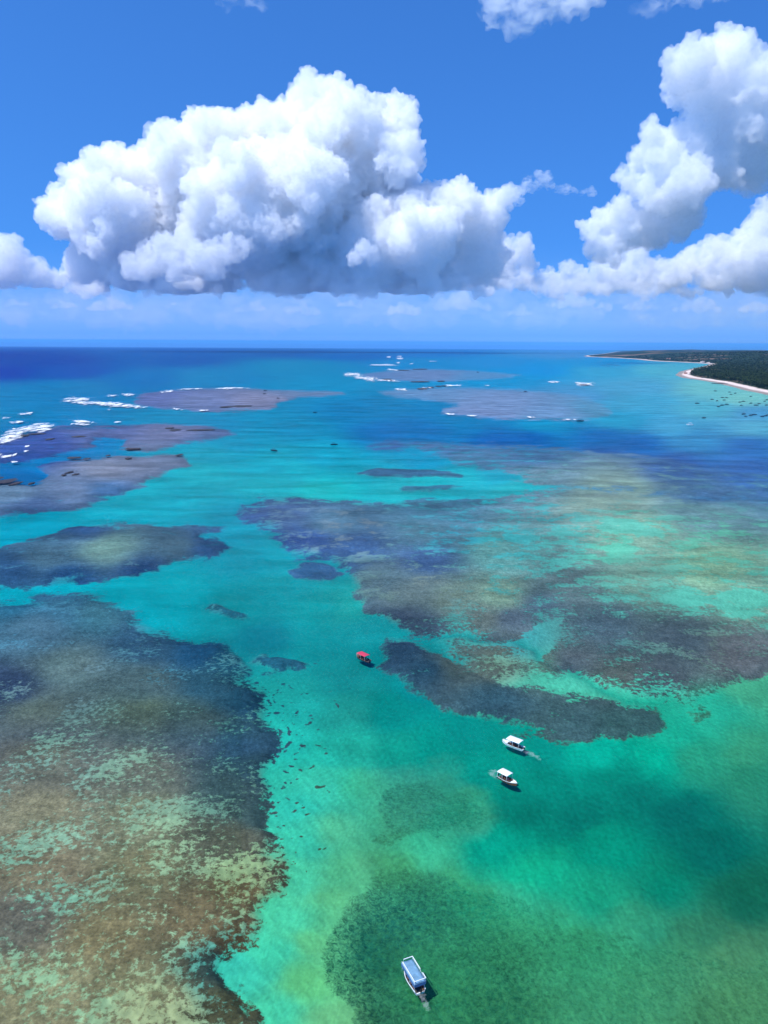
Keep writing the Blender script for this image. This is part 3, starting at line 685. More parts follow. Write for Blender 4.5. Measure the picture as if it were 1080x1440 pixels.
def floor_boards(L, W, hg, parent):
    g = []
    for i in range(10):
        q = 0.03 + 0.72 * i / 9; x = -L / 2 + L * q
        wd = W / 2 * (0.85 + 0.15 * min(1, q / 0.35)) if q < 0.35 else W / 2 * (1 - max(0, (q - 0.42) / 0.58) ** 2.3 * 0.97)
        g.append([(x, (wd - 0.2) * k, 0.215) for k in (-1, -.5, 0, .5, 1)])
    MB().sheet(g, 0.03).build('floor_boards', M_FLOOR, parent)  # dark sheet over the hull floor, darkens the boat's inside
def gunwale(L, W, hg, mat, parent, r=0.06, stern=0.85):
    for sgn in (1, -1):
        pts = []
        for i in range(15):
            q = i / 14; x = -L / 2 + L * q
            wd = W / 2 * (stern + (1 - stern) * min(1, q / 0.35)) if q < 0.35 else W / 2 * (1 - max(0, (q - 0.42) / 0.58) ** 2.3 * 0.97)
            pts.append((x, sgn * wd, hg + 0.42 * max(0, q - 0.35) ** 2 * 1.8 + 0.03))
        MB().tube(pts, r, 6).build('rub_rail', mat, parent, True)
def foredeck(L, W, hg, mat, parent, q0=0.70):
    g = []
    for i in range(7):
        q = q0 + (0.985 - q0) * i / 6; x = -L / 2 + L * q; wd = W / 2 * (1 - max(0, (q - 0.42) / 0.58) ** 2.3 * 0.97) - 0.04
        z = hg + 0.42 * max(0, q - 0.35) ** 2 * 1.8 + 0.02
        g.append([(x, wd * s, z + 0.05 * (1 - abs(s))) for s in (-1, -.5, 0, .5, 1)])
    MB().sheet(g, 0.05).build('foredeck', mat, parent)
def canopy(x0, x1, hw, z, crown, mat, parent, sag=0.03, th=0.05, name='canopy'):
    g = []
    for i in range(9):
        q = i / 8
        g.append([(x0 + (x1 - x0) * q, hw * s, z + crown * (1 - s * s) - sag * math.sin(q * math.pi * 3) ** 2) for s in (-1, -.66, -.33, 0, .33, .66, 1)])
    return MB().sheet(g, th).build(name, mat, parent, True)
def posts(xs, hw, z0, z1, mat, parent, r=0.035):
    for x in xs:
        for sgn in (1, -1): MB().tube([(x, sgn * hw, z0), (x, sgn * hw, z1)], r, 6).build('canopy_post', mat, parent, True)
def outboard(L, parent, z=0.55):
    x = -L / 2
    o = MB().box(x - 0.42, x - 0.02, -0.20, 0.20, z, z + 0.50).build('outboard_motor', M_BLACK, parent, bevel=0.07)
    MB().box(x - 0.30, x - 0.14, -0.06, 0.06, z - 1.0, z - 0.01).build('drive_leg', M_BLACK, o, bevel=0.02)
    MB().tube([(x - 0.02, 0, z + 0.25), (x + 0.45, 0.05, z + 0.42)], 0.025, 6).build('tiller', M_BLACK, o)
def bench(x, hw, z, mat, parent):
    MB().box(x - 0.20, x + 0.20, -hw, hw, z - 0.05, z).box(x - 0.14, x + 0.14, -hw * .9, -hw * .9 + .06, 0.17, z - 0.052).box(x - 0.14, x + 0.14, hw * .9 - .06, hw * .9, 0.17, z - 0.052).build('bench', mat, parent)

# ------------------------------------------------------------------ people
def skin_mesh(name, verts, edges, rad, sub=1):
    me = bpy.data.meshes.new('skeleton'); me.from_pydata(verts, edges, [])
    o = bpy.data.objects.new('skeleton', me); COL.objects.link(o)
    md = o.modifiers.new('s', 'SKIN'); md.use_smooth_shade = True; md.branch_smoothing = 0.3
    for i, v in enumerate(me.skin_vertices[0].data):
        v.radius = rad[i] if isinstance(rad[i], tuple) else (rad[i], rad[i]); v.use_root = (i == 0)
    sb = o.modifiers.new('d', 'SUBSURF'); sb.levels = sub; sb.render_levels = sub
    dg = bpy.context.evaluated_depsgraph_get(); ev = o.evaluated_get(dg)
    out = bpy.data.meshes.new_from_object(ev); out.name = name
    bpy.data.objects.remove(o); bpy.data.meshes.remove(me)
    out.materials.clear(); return out

def seated_person():
    """faces +x, hips on z=0 (seat height), feet 0.42 lower"""
    V = []; E = []; R = []
    def a(p, r, par=None):
        V.append(p); R.append(r); i = len(V) - 1
        if par is not None: E.append((par, i))
        return i
    pel = a((0, 0, 0.10), (0.15, 0.13)); ab = a((0.02, 0, 0.27), (0.14, 0.11), pel); ch = a((0.01, 0, 0.44), (0.17, 0.12), ab); nb = a((0.0, 0, 0.56), (0.075, 0.07), ch)
    nk = a((0.02, 0, 0.63), 0.055, nb); hd = a((0.04, 0, 0.70), (0.075, 0.085), nk); hd2 = a((0.035, 0, 0.79), (0.078, 0.095), hd); a((0.03, 0, 0.86), 0.05, hd2)
    a((0.135, 0, 0.735), 0.016, hd)
    for s in (1, -1):
        hp = a((0.06, 0.10 * s, 0.08), 0.095, pel); kn = a((0.46, 0.13 * s, 0.10), 0.066, hp); an = a((0.44, 0.13 * s, -0.34), 0.042, kn); a((0.60, 0.15 * s, -0.39), 0.035, an)
        sh = a((0.0, 0.18 * s, 0.50), 0.062, ch); el = a((0.06, 0.25 * s, 0.24), 0.045, sh); wr = a((0.30, 0.17 * s, 0.19), 0.030, el); pm = a((0.37, 0.155 * s, 0.185), (0.036, 0.02), wr)
        for j in range(4):
            b = a((0.41, (0.155 + 0.024 * (j - 1.5)) * s, 0.185), 0.010, pm); c = a((0.455 + 0.008 * (1.5 - abs(j - 1.3)), (0.155 + 0.027 * (j - 1.5)) * s, 0.178), 0.009, b); a((0.485 + 0.008 * (1.5 - abs(j - 1.3)), (0.155 + 0.027 * (j - 1.5)) * s, 0.155), 0.008, c)
        t1 = a((0.365, (0.155 - 0.05) * s, 0.18), 0.011, pm); a((0.395, (0.155 - 0.068) * s, 0.170), 0.010, t1)
    body = skin_mesh('person_body', V, E, R, 1)
    sv = [(0, 0, 0.14), (0.02, 0, 0.27), (0.01, 0, 0.45), (0, 0, 0.53)]; se = [(0, 1), (1, 2), (2, 3)]; sr = [(0.17, 0.145), (0.165, 0.13), (0.19, 0.14), (0.12, 0.10)]
    for s in (1, -1): i = len(sv); sv += [(0, 0.19 * s, 0.51), (0.03, 0.225 * s, 0.36)]; se += [(2, i), (i, i + 1)]; sr += [0.08, 0.07]
    shirt = skin_mesh('shirt', sv, se, sr, 1)
    hv = [(0, 0, 0.08)]; he = []; hr = [(0.17, 0.145)]
    for s in (1, -1): i = len(hv); hv += [(0.07, 0.10 * s, 0.08), (0.34, 0.125 * s, 0.10)]; he += [(0, i), (i, i + 1)]; hr += [0.112, 0.092]
    shorts = skin_mesh('shorts', hv, he, hr, 1)
    hair = skin_mesh('hair', [(0.0, 0, 0.80), (0.01, 0, 0.87), (-0.045, 0, 0.74)], [(0, 1), (0, 2)], [(0.092, 0.10), 0.07, 0.06], 1)
    return body, shirt, shorts, hair
P_BODY, P_SHIRT, P_SHORTS, P_HAIR = seated_person()
M_SKIN = simple_mat('skin', (0.32, 0.17, 0.10), 0.6, srgb=False); M_HAIR = simple_mat('dark_hair', (0.015, 0.012, 0.01), 0.6, srgb=False)
P_BODY.materials.append(M_SKIN); P_HAIR.materials.append(M_HAIR)
CLOTH = {}
def cloth(c):
    if c not in CLOTH:
        rgb = {'red': (0.45, 0.03, 0.04), 'maroon': (0.16, 0.02, 0.03), 'white': (0.75, 0.75, 0.72), 'black': (0.015, 0.015, 0.02), 'orange': (0.50, 0.14, 0.04), 'pink': (0.6, 0.12, 0.25), 'navy': (0.02, 0.03, 0.09), 'tan': (0.45, 0.36, 0.22)}[c]
        CLOTH[c] = simple_mat(c + '_cloth', rgb, 0.85, srgb=False)
    return CLOTH[c]
MESHC = {}
def person(boat, x, y, z, rz, shirt, shorts, label):
    o = bpy.data.objects.new('person', P_BODY); COL.objects.link(o)
    M = boat.matrix_world @ Matrix.Translation((x, y, z)) @ Matrix.Rotation(rz, 4, 'Z')
    o.matrix_world = M; tag(o, label, 'person', 'people aboard the tour boats')
    for nm, src, c in (('shirt', P_SHIRT, shirt), ('shorts', P_SHORTS, shorts)):
        if (nm, c) not in MESHC:
            me = src.copy(); me.materials.clear(); me.materials.append(cloth(c)); MESHC[(nm, c)] = me
        link(nm, MESHC[(nm, c)], None, o)
    link('hair', P_HAIR, None, o)
    return o

# ------------------------------------------------------------------ the four near boats
def boat_root(name, bow, stern, label, cat='tour boat'):
    b, s = P(*bow), P(*stern); d = b - s
    r = bpy.data.objects.new(name, None); COL.objects.link(r)
    c = (b + s) / 2; r.location = (c[0], c[1], 0.02); r.rotation_euler = (0, 0, math.atan2(d[1], d[0]))
    tag(r, label, cat, 'tour boats on the lagoon'); bpy.context.view_layer.update()
    return r, float(np.hypot(d[0], d[1]))

r, L = boat_root('tour_boat', (570.5, 1363), (590, 1395.5), 'two-level tour boat with blue canopy and white railed roof deck over dark sea grass'); print('boat1', L)
L = 6.7; Wd = 2.6
hull(L, Wd, 0.62, M_WHITE, r); floor_boards(L, Wd, 0.62, r); gunwale(L, Wd, 0.62, M_WHITE, r, 0.07); foredeck(L, Wd, 0.62, M_WHITE, r, 0.80)
for sg in (1, -1): MB().tube([(-3.3, sg * 1.32, 0.35), (-1.5, sg * 1.44, 0.35), (0.2, sg * 1.40, 0.38), (1.6, sg * 1.22, 0.48)], 0.035, 6).build('hull_stripe', M_DARK, r)
posts((-3.0, -1.0, 1.0, 2.4), 1.08, 0.16, 2.25, M_METAL, r)
canopy(-3.3, 2.6, 1.22, 2.30, 0.04, M_BLUED, r, 0.0, 0.07, 'roof_deck')
for sg in (1, -1): MB().box(-3.25, 2.55, sg * 1.21 - 0.015, sg * 1.21 + 0.015, 1.55, 2.225).build('side_curtain', M_BLUE, r)
MB().box(-3.30, -3.27, -1.19, 1.19, 1.62, 2.225).build('aft_curtain', M_BLUE, r)
zr = 2.98
for pts in ([(2.0, 1.18, zr), (-3.25, 1.18, zr)], [(-3.25, 1.18, zr), (-3.25, -1.18, zr)], [(-3.25, -1.18, zr), (-1.9, -1.18, zr)], [(-0.9, -1.18, zr), (2.5, -1.18, zr)], [(2.5, -1.18, zr), (2.5, 0.75, zr)]):
    MB().tube(pts, 0.075, 8).build('top_rail', M_METAL, r)
for x, y in ((2.0, 1.18), (0.2, 1.18), (-1.5, 1.18), (-3.25, 1.18), (-3.25, 0), (-3.25, -1.18), (-1.9, -1.18), (-0.9, -1.18), (0.8, -1.18), (2.5, -1.18), (2.5, 0.75)):
    MB().tube([(x, y, 2.31), (x, y, zr - 0.077)], 0.03, 6).build('rail_post', M_METAL, r)
for sg in (1, -1): MB().tube([(2.5, sg * 1.18, 2.64), (-3.25, sg * 1.18, 2.64)], 0.022, 6).build('mid_rail', M_METAL, r)
for x in (-2.2, -1.0, 0.3, 1.4): bench(x, 0.95, 0.62, M_WOOD, r)
outboard(L, r, 0.55)
MB().box(1.7, 2.1, -0.45, 0.45, 0.17, 1.15).build('steering_console', M_WHITE, r, bevel=0.04)
person(r, -2.95, -0.70, 0.60, 3.0, 'maroon', 'black', 'person in maroon shirt seated at the stern of the blue canopied boat')
person(r, -2.25, -0.30, 0.62, 0.3, 'navy', 'black', 'person in navy shirt on the aft bench under the blue canopy')
person(r, -1.05, 0.45, 0.62, 0.2, 'white', 'navy', 'person in white shirt on the second bench under the blue canopy')

def open_boat(r, L, Wd, hullm, deckm, canm, cx0, cx1, railm, hw=1.12, zc=2.15):
    hull(L, Wd, 0.58, hullm, r); floor_boards(L, Wd, 0.58, r); gunwale(L, Wd, 0.58, railm, r, 0.06); foredeck(L, Wd, 0.58, deckm, r, 0.72)
    canopy(cx0, cx1, hw, zc, 0.10, canm, r); posts(np.linspace(cx0 + .15, cx1 - .15, 3), hw - 0.12, 0.16, zc - 0.0, M_METAL, r)
    for x in (-2.0, -0.8, 0.4): bench(x, 0.95, 0.58, M_WOOD, r)
    outboard(L, r, 0.5)
    MB().tube([(L * .5 - .9, -.62, .75), (L * .5 - .9, -.62, 1.15), (L * .5 - .25, 0, 1.25), (L * .5 - .9, .62, 1.15), (L * .5 - .9, .62, .75)], 0.03, 6).build('bow_rail', M_METAL, r)

r, L = boat_root('tour_boat', (707.5, 1044), (735, 1054.5), 'white tour boat with white canopy just below the dark reef edge'); print('boat2', L)
L = 7.4; open_boat(r, L, 2.5, M_WHITE, M_WHITE, M_CANVAS, -2.9, 1.7, M_WHITE, 1.45, 2.45)
person(r, -0.8, 0.45, 0.58, 0.2, 'red', 'black', 'person in red shirt under the white canopy of the boat by the reef edge')
person(r, -0.8, -0.35, 0.58, 0.1, 'maroon', 'navy', 'person in maroon shirt under the white canopy of the boat by the reef edge')
person(r, 0.4, 0.5, 0.58, 3.3, 'red', 'black', 'person in red shirt facing aft near the bow of the boat by the reef edge')
person(r, -2.0, 0.2, 0.58, 0.0, 'black', 'navy', 'person in black shirt at the stern of the boat by the reef edge')

r, L = boat_root('tour_boat', (726.5, 1105.5), (702, 1092.5), 'wooden sided tour boat with pale canopy and bare white bow leaving a wake'); print('boat3', L)
L = 6.4; open_boat(r, L, 2.5, M_WOOD, M_WHITE, M_CANVAS, -2.9, 0.7, M_WHITE, 1.4, 2.4)
person(r, 0.4, -0.4, 0.58, 0.1, 'pink', 'black', 'person in pink shirt at the front bench of the wooden sided boat')
person(r, 0.4, 0.45, 0.58, 0.0, 'black', 'black', 'person in black shirt at the front bench of the wooden sided boat')
person(r, -0.8, -0.5, 0.58, 0.2, 'orange', 'navy', 'person in orange shirt on the middle bench of the wooden sided boat')
person(r, -0.8, 0.3, 0.58, 0.0, 'navy', 'black', 'person in navy shirt on the middle bench of the wooden sided boat')
person(r, -2.0, -0.3, 0.58, 0.0, 'tan', 'black', 'person in tan shirt at the stern bench of the wooden sided boat')

r, L = boat_root('tour_boat', (501.5, 923.5), (519, 931.5), 'dark hulled boat with red canopy alone in the blue channel'); print('boat4', L)
L = 7.6; open_boat(r, L, 2.6, M_DARK, M_WOOD, M_RED, -2.7, 2.2, M_WOOD, 1.45, 2.4)
person(r, -0.8, 0.35, 0.58, 0.1, 'maroon', 'black', 'person in maroon shirt under the red canopy')
person(r, -2.0, -0.2, 0.58, 0.0, 'white', 'tan', 'person in white shirt at the stern of the red canopied boat')

# ------------------------------------------------------------------ far boats
def far_boat_proto(hm, cm):
    h = bpy.data.objects.new('fishing_boat', None); COL.objects.link(h)
    hull(8.2, 2.4, 0.8, hm, h, 0.6); gunwale(8.2, 2.4, 0.8, M_DARK, h, 0.07, 0.6)
    canopy(-2.6, 1.2, 1.1, 2.5, 0.12, cm, h); posts((-2.3, 0.9), 0.98, 0.2, 2.5, M_DARK, h, 0.05)
    MB().box(-1.6, 0.2, -0.7, 0.7, 0.2, 1.3).build('cabin', hm, h, bevel=0.05)
    return h
def copy_tree(o):
    c = o.copy(); COL.objects.link(c)
    for ch in o.children:
        d = ch.copy(); COL.objects.link(d); d.parent = c
    return c
M_DARKC = simple_mat('dark_canvas', (0.03, 0.045, 0.07), 0.7, srgb=False)
protoD = far_boat_proto(M_DARK, M_DARKC); usedD = [False]
def put_far(x, y, ang, label, group, sc=1.0):
    o = protoD if not usedD[0] else copy_tree(protoD); usedD[0] = True
    g = P(x, y); o.location = (g[0], g[1], 0.02); o.rotation_euler = (0, 0, ang); o.scale = (sc,) * 3
    tag(o, label, 'boat', group); return o
MOOR = [(1001.5,561.8),(1008.5,563.8),(1016,559.3),(1022,559.5),(1015.5,570),(1010.5,572),(1022,568.8),(1028,554.8),(1034,553.2),(1056,557.6),(1040.5,565.7),(1045.5,564.6),(1042.5,570.2),(1056,567.2),(1063.5,570),(1067.5,568),(1075.5,564.5),(1079,562.5),(1078,570),(1046,582.6),(1049,585.8),(1056,584.2),(1061,583.2),(1072,586.2),(1076,585.2),(1079,584),(1018.5,562.8),(980.5,567.4),(990,588),(1006,550),(1026,551.5)]
for k, (x, y) in enumerate(MOOR):
    put_far(x, y, RNG.normal(0.15, 0.25), 'small dark fishing boat moored off the palm beach', 'dark fishing boats moored off the beach', RNG.uniform(0.85, 1.25))
for x, y, ang, lab, sc in ((443, 580.5, 0.3, 'small dark boat crossing the channel below the purple shoal', 0.9), (385, 634, 2.6, 'dark boat in the turquoise channel with a faint wake behind it', 1.2), (470, 625.5, 0.1, 'dark boat right of centre channel just left of the purple ridge', 1.1),
                      (816, 592.5, 0.0, 'dark boat at the right tip of the pale purple reef', 1.5), (372, 554, 0.2, 'dark boat at the upper edge of the far shoal', 1.1), (373, 549.5, 0.1, 'dark boat just beyond the far shoal, above another', 1.1), (391, 560, 0.3, 'dark boat off the right end of the far shoal', 0.9), (672, 523.5, 0.0, 'tiny dark boat far out beyond the surf, by the farthest reef', 1.5), (739, 551, 0.0, 'tiny dark boat over the pale purple reef', 1.2)):
    put_far(x, y, ang, lab, 'dark boats scattered over the lagoon', sc)
wb = bpy.data.objects.new('motor_boat', None); COL.objects.link(wb); g = P(970, 597.5); wb.location = (g[0], g[1], 0.02); wb.rotation_euler = (0, 0, 2.9); wb.scale = (1.25,) * 3
tag(wb, 'lone white motor boat in the open water below the moored boats', 'boat')
hull(8.0, 2.6, 0.9, M_WHITE, wb); foredeck(8.0, 2.6, 0.9, M_WHITE, wb, 0.6); canopy(-2.4, 1.4, 1.25, 2.6, 0.12, M_CANVAS, wb); posts((-2.1, 1.1), 1.1, 0.2, 2.6, M_METAL, wb, 0.05); outboard(8.0, wb, 0.6)

# ------------------------------------------------------------------ houses on the shore
def house(x, y, w, d, h, rz, wall, roof, label, back=0.0):
    g = P(x, y); z, _ = land_z(g[0], g[1])
    r = bpy.data.objects.new('house', None); COL.objects.link(r); r.location = (g[0], g[1], max(float(z[0]), 1.0) - 0.3); r.rotation_euler = (0, 0, rz)
    tag(r, label, 'house', 'houses along the shore')
    MB().box(-w / 2, w / 2, -d / 2, d / 2, 0, h).build('wall', wall, r)
    m = MB(); e = 0.5; hh = h + d * 0.28
    m.loft([[(sx, -d / 2 - e, h + .02), (sx, 0, hh), (sx, d / 2 + e, h + .02), (sx, d / 2 + e, h - .15), (sx, 0, hh - .2), (sx, -d / 2 - e, h - .15)] for sx in (-w / 2 - e, w / 2 + e)])
    m.build('roof', roof, r)
    for k in range(3): MB().box(-w / 3 + k * w / 3 - .6, -w / 3 + k * w / 3 + .6, -d / 2 - .06, -d / 2 - .003, 1.0, 2.3).build('window', M_DARK, r)
M_WALLP = simple_mat('pink_plaster', (0.55, 0.34, 0.28), 0.9, srgb=False); M_WALLW = simple_mat('white_plaster', (0.72, 0.68, 0.62), 0.9, srgb=False)
M_TILE = simple_mat('clay_roof', (0.34, 0.14, 0.09), 0.9, srgb=False); M_TILEP = simple_mat('pale_roof', (0.52, 0.42, 0.36), 0.9, srgb=False)
house(964, 526.3, 16, 9, 6, 0.3, M_WALLP, M_TILE, 'pink house at the very tip of the palm headland')
house(962.5, 523.5, 12, 8, 4, 0.5, M_WALLW, M_TILE, 'small white house behind the pink one at the headland tip')
house(988, 510.2, 36, 14, 9, 0.2, M_WALLW, M_TILEP, 'long white building above the second beach')
house(996, 511.0, 24, 12, 7, 0.2, M_WALLW, M_TILEP, 'shorter white building right of the long one by the second beach')
house(940, 506.6, 40, 16, 8, 0.1, M_WALLP, M_TILE, 'pink building at the middle of the far beach')

# ------------------------------------------------------------------ surf and wakes
def foam_mat(name, thr, top=1.0, sx=0.11, sy=0.022):
    t = NT(name); p = t.pos(); n = t.noise(t.scale(p, sx, sy, 0), 1.0, 7, 0.72, 0.4); e = t.attr('edge')
    a = t.maprange(t.math('ADD', t.math('MULTIPLY', e, 0.62), t.math('MULTIPLY', t.math('SUBTRACT', n, 0.5), 3.4)), thr, thr + 0.42, 0, top)
    d = t.n('ShaderNodeBsdfDiffuse'); d.inputs['Color'].default_value = (0.78, 0.80, 0.81, 1); tr = t.n('ShaderNodeBsdfTransparent')
    mx = t.n('ShaderNodeMixShader'); t.l(a, mx.inputs[0]); t.l(tr.outputs[0], mx.inputs[1]); t.l(d.outputs[0], mx.inputs[2]); t.l(mx.outputs[0], t.out.inputs['Surface']); return t.m
M_FOAM = foam_mat('surf_foam', 0.34); M_WAKE = foam_mat('wake_foam', 0.26, 0.17, 0.5, 0.6)
def foam(strips, name, label, mat, hgt=0.7):
    V = []; F = []; E = []
    for pts, wpx in strips:
        p = np.array(pts, float); L = np.r_[0, np.cumsum(np.hypot(*np.diff(p, axis=0).T))]
        n = max(8, int(L[-1] / 0.8)); s = np.linspace(0, L[-1], n); cx = np.interp(s, L, p[:, 0]); cy = np.interp(s, L, p[:, 1])
        wv = wpx * (0.35 + 0.65 * np.sin(np.pi * np.linspace(0.06, 0.94, n)) ** 0.6) * ((1.5 if wpx > 4.5 else 1.05) if hgt > 0.3 else 1.0) * (1 + 0.45 * vnoise(s / 9.0, np.full(n, wpx * 3.1), seed=77))
        tx_ = np.gradient(cx); ty_ = np.gradient(cy); tl = np.hypot(tx_, ty_) + 1e-9
        b = len(V); m = 9
        for i in range(n):
            for j in range(m):
                q = j / (m - 1) * 2 - 1
                g = P(cx[i] - ty_[i] / tl[i] * q * wv[i] * 0.5, cy[i] + tx_[i] / tl[i] * q * wv[i] * 0.5)
                e = 1 - abs(q) ** 1.6; V.append((g[0], g[1], 0.06 + hgt * e * e * (0.6 + 0.4 * math.sin(i * 1.7 + j)))); E.append(e * min(1, 4 * min(i + .5, n - i - .5) / n))
        for i in range(n - 1):
            for j in range(m - 1): k = b + i * m + j; F.append((k, k + 1, k + m + 1, k + m))
    me = np_mesh(name, V, F); fattr(me, 'edge', E); tag(link(name, me, mat), label, None, None, 'stuff')
foam([([(-20,624),(0,619),(25,611),(45,606)],12),([(20,606),(50,601),(85,597)],8),([(35,607),(60,604),(80,602)],7),([(40,598),(60,596),(80,597)],4),([(-10,640),(10,642),(22,644)],5),([(14,650),(28,650)],4),([(16,643),(24,638)],4),([(34,628),(43,627)],3.5),([(33,635),(43,634)],3.5),([(40,626),(45,626)],2)], 'surf_foam', 'white breakers over the nearer left reef edge', M_FOAM, 1.0)
foam([([(23,583),(50,580)],4),([(0,588),(16,587)],3.5),([(10,594),(38,593)],4),([(95,591),(120,593),(137,595)],4),([(98,596),(130,597)],4),([(160,594),(172,593)],2.5),([(17,603),(22,603)],3)], 'surf_foam', 'scattered whitecaps in the open water at left', M_FOAM, 0.8)
foam([([(84,563),(110,562),(135,560)],6),([(100,566),(135,567),(165,570)],6),([(130,565),(165,569),(200,572)],5),([(175,571),(208,573)],4),([(148,557),(168,556)],3),([(168,555),(193,555)],4),([(140,569),(160,571)],4),([(150,577),(156,576)],2.5)], 'surf_foam', 'white surf at the left tip of the far shoal', M_FOAM, 0.9)
foam([([(222,552),(245,549)],4),([(245,548),(290,546)],2.5),([(290,547),(330,545.5),(362,546)],3),([(240,574),(262,577)],3),([(278,577),(296,577)],2.5)], 'surf_foam', 'thin surf line along the far edge of the shoal', M_FOAM, 0.7)
foam([([(480,527),(500,526),(512,529)],5),([(492,529),(520,533),(535,534)],5),([(525,534),(565,536)],3),([(517,513.5),(545,513),(562,514)],3.5),([(543,519),(562,521)],3.5),([(543,502),(550,502)],3),([(556,504),(568,504)],3),([(557,501),(566,501)],2),([(557,510),(563,510)],2.5),([(520,513),(530,513)],2),([(575,512),(582,511)],2),([(602,508),(615,508)],1.6)], 'surf_foam', 'white surf on the farthest reef near the horizon', M_FOAM, 1.4)
foam([([(553,547),(575,548)],4),([(588,547),(610,545)],3),([(620,542),(652,542)],3),([(680,542),(690,542)],1.5),([(625,581),(642,583)],3),([(655,584),(676,585)],2),([(738,586),(755,587)],2),([(788,590),(815,590)],2.5)], 'surf_foam', 'small breakers around the pale purple reef', M_FOAM, 0.8)
foam([([(768,537),(790,537)],3),([(808,540),(838,540)],5),([(806,538),(820,539)],3)], 'surf_foam', 'small white breakers off the headland', M_FOAM, 0.9)
foam([([(704,1093),(697,1089.5),(686,1085)],15)], 'wake', 'churned white wake behind the wooden sided boat', M_WAKE, 0.08)
foam([([(733,1053.5),(744,1059),(762,1069)],8)], 'wake', 'faint wake trailing the white boat by the reef', M_WAKE, 0.06)
foam([([(589,1392),(597,1408),(606,1432)],15)], 'wake', 'faint wake trailing the blue canopied boat', M_WAKE, 0.06)

# ------------------------------------------------------------------ exposed reef rocks
def rock_mat():
    t = NT('wet_rock'); p = t.pos(); n = t.noise(p, 0.5, 6, 0.65)
    b = t.n('ShaderNodeBsdfPrincipled'); b.inputs['Roughness'].default_value = 0.7
    t.l(t.mix(t.maprange(n, 0.35, 0.65, 0, 1), (0.012, 0.012, 0.018), (0.055, 0.045, 0.048)), b.inputs['Base Color']); t.l(b.outputs[0], t.out.inputs['Surface']); return t.m
M_ROCK = rock_mat()
def rock_mesh(seed):
    bm = bmesh.new(); bmesh.ops.create_icosphere(bm, subdivisions=4, radius=1.0)
    v = np.array([q.co[:] for q in bm.verts]); d = 1 + 0.55 * fbm(v[:, 0] * 1.7 + seed * 9, v[:, 1] * 1.7, v[:, 2] * 1.7, 4, seed)
    for q, k in zip(bm.verts, d): q.co = q.co * k; q.co.z = max(q.co.z, -0.4)
    me = bpy.data.meshes.new('reef_rock'); bm.to_mesh(me); bm.free(); me.materials.append(M_ROCK); return me
ROCKM = [rock_mesh(k) for k in range(5)]
ROCKS = [(4,677,22,7),(22,680,12,5),(44,680,7,3),(0,672,8,3),(90,668,6,3),(97,664.5,7,2.5),(106,667,8,2.5),(70,617.5,10,2.5),(34,612.5,12,4),(52,610,22,1.6),(110,613.8,16,2),(104,643.8,20,2),(122,645,10,1.8),(152,640.6,6,1.8),(181,644.5,8,2.2),(252,639.5,7,4),(187,631,22,2),(238,602,12,2),(247,604.5,14,3),(284,604.5,34,1.8),(318,572,14,1.8),(340,571,26,2.4),(543,533.5,14,3),(552,535,8,2),(567,520.6,14,2.4),(590,536.5,22,1.2),(594,546.5,14,2.2),(605,544.5,10,2),(617,543,8,2),(625,542.5,7,1.6),(590,519,16,1.2),(620,536,10,1.2),(820,541,12,2),(858,512.8,7,1.6),(848,513.5,4,1.2),(868,513.4,5,1.2),(855,515,4,1.2),(1005,539,7,1.6),(1012,539.4,6,1.6),(1025,539.5,9,1.8),(1036,541.5,9,1.6),(1070,549.6,8,1.6)]
for k, (x, y, wpx, hpx) in enumerate(ROCKS):
    g = P(x, y); a = P(x - wpx / 2, y); b = P(x + wpx / 2, y); n_ = P(x, y + hpx / 2); f_ = P(x, y - hpx / 2)
    sx = np.hypot(*(b - a)[:2]) / 2; sy = min(np.hypot(*(f_ - n_)[:2]) / 2, sx * 2.5)
    o = link('reef_rock', ROCKM[k % 5]); o.location = (g[0], g[1], -0.05); o.scale = (sx, sy, 0.55 + 0.2 * (k % 3)); o.rotation_euler = (0, 0, 0.1 * (k % 5 - 2))
    near = k < 7
    tag(o, 'dark wet rock awash on the sandy purple reef flat by the left edge' if near else ('dark rock at the water line of the palm beach' if k >= 37 else 'low dark rock breaking the surface along the outer reefs'), 'rock', 'dark rocks on the left reef flat' if near else ('rocks along the palm beach' if k >= 37 else 'dark rocks on the outer reefs'))

# ------------------------------------------------------------------ clouds
def ico(sub):
    bm = bmesh.new(); bmesh.ops.create_icosphere(bm, subdivisions=sub, radius=1.0)
    v = np.array([q.co[:] for q in bm.verts]); f = np.array([[a.index for a in q.verts] for q in bm.faces]); bm.free(); return v, f
ICO = {1: ico(1), 2: ico(2), 3: ico(3)}
def cloud_mat(name, dens, wisp):
    """droplets: a scattering volume filling the hull; WISP > 0 breaks it up into threads WISP metres wide"""
    t = NT(name); p = t.pos()
    vs = t.n('ShaderNodeVolumeScatter'); vs.inputs['Color'].default_value = (0.968, 0.988, 1.0, 1); vs.inputs['Anisotropy'].default_value = 0.0
    if wisp:
        n = t.noise(t.scale(p, 0.6, 0.6, 1.3), 1.0 / wisp, 5, 0.62, 0.8)
        t.l(t.math('MULTIPLY', t.maprange(n, 0.42, 0.70, 0.0 if wisp < 300 else 0.22, 1), dens), vs.inputs['Density'])
    else: vs.inputs['Density'].default_value = dens
    t.l(vs.outputs[0], t.out.inputs['Volume'])
    d = t.n('ShaderNodeBsdfDiffuse'); d.inputs['Color'].default_value = (0.93, 0.93, 0.93, 1)
    tr = t.n('ShaderNodeBsdfTransparent'); mx = t.n('ShaderNodeMixShader')
    n = t.noise(p, 1 / 110.0, 5, 0.65)
    t.val(0.004 if wisp else t.maprange(n, 0.40, 0.68, 0.0, 0.05), mx.inputs[0]); t.l(tr.outputs[0], mx.inputs[1]); t.l(d.outputs[0], mx.inputs[2]); t.l(mx.outputs[0], t.out.inputs['Surface']); return t.m
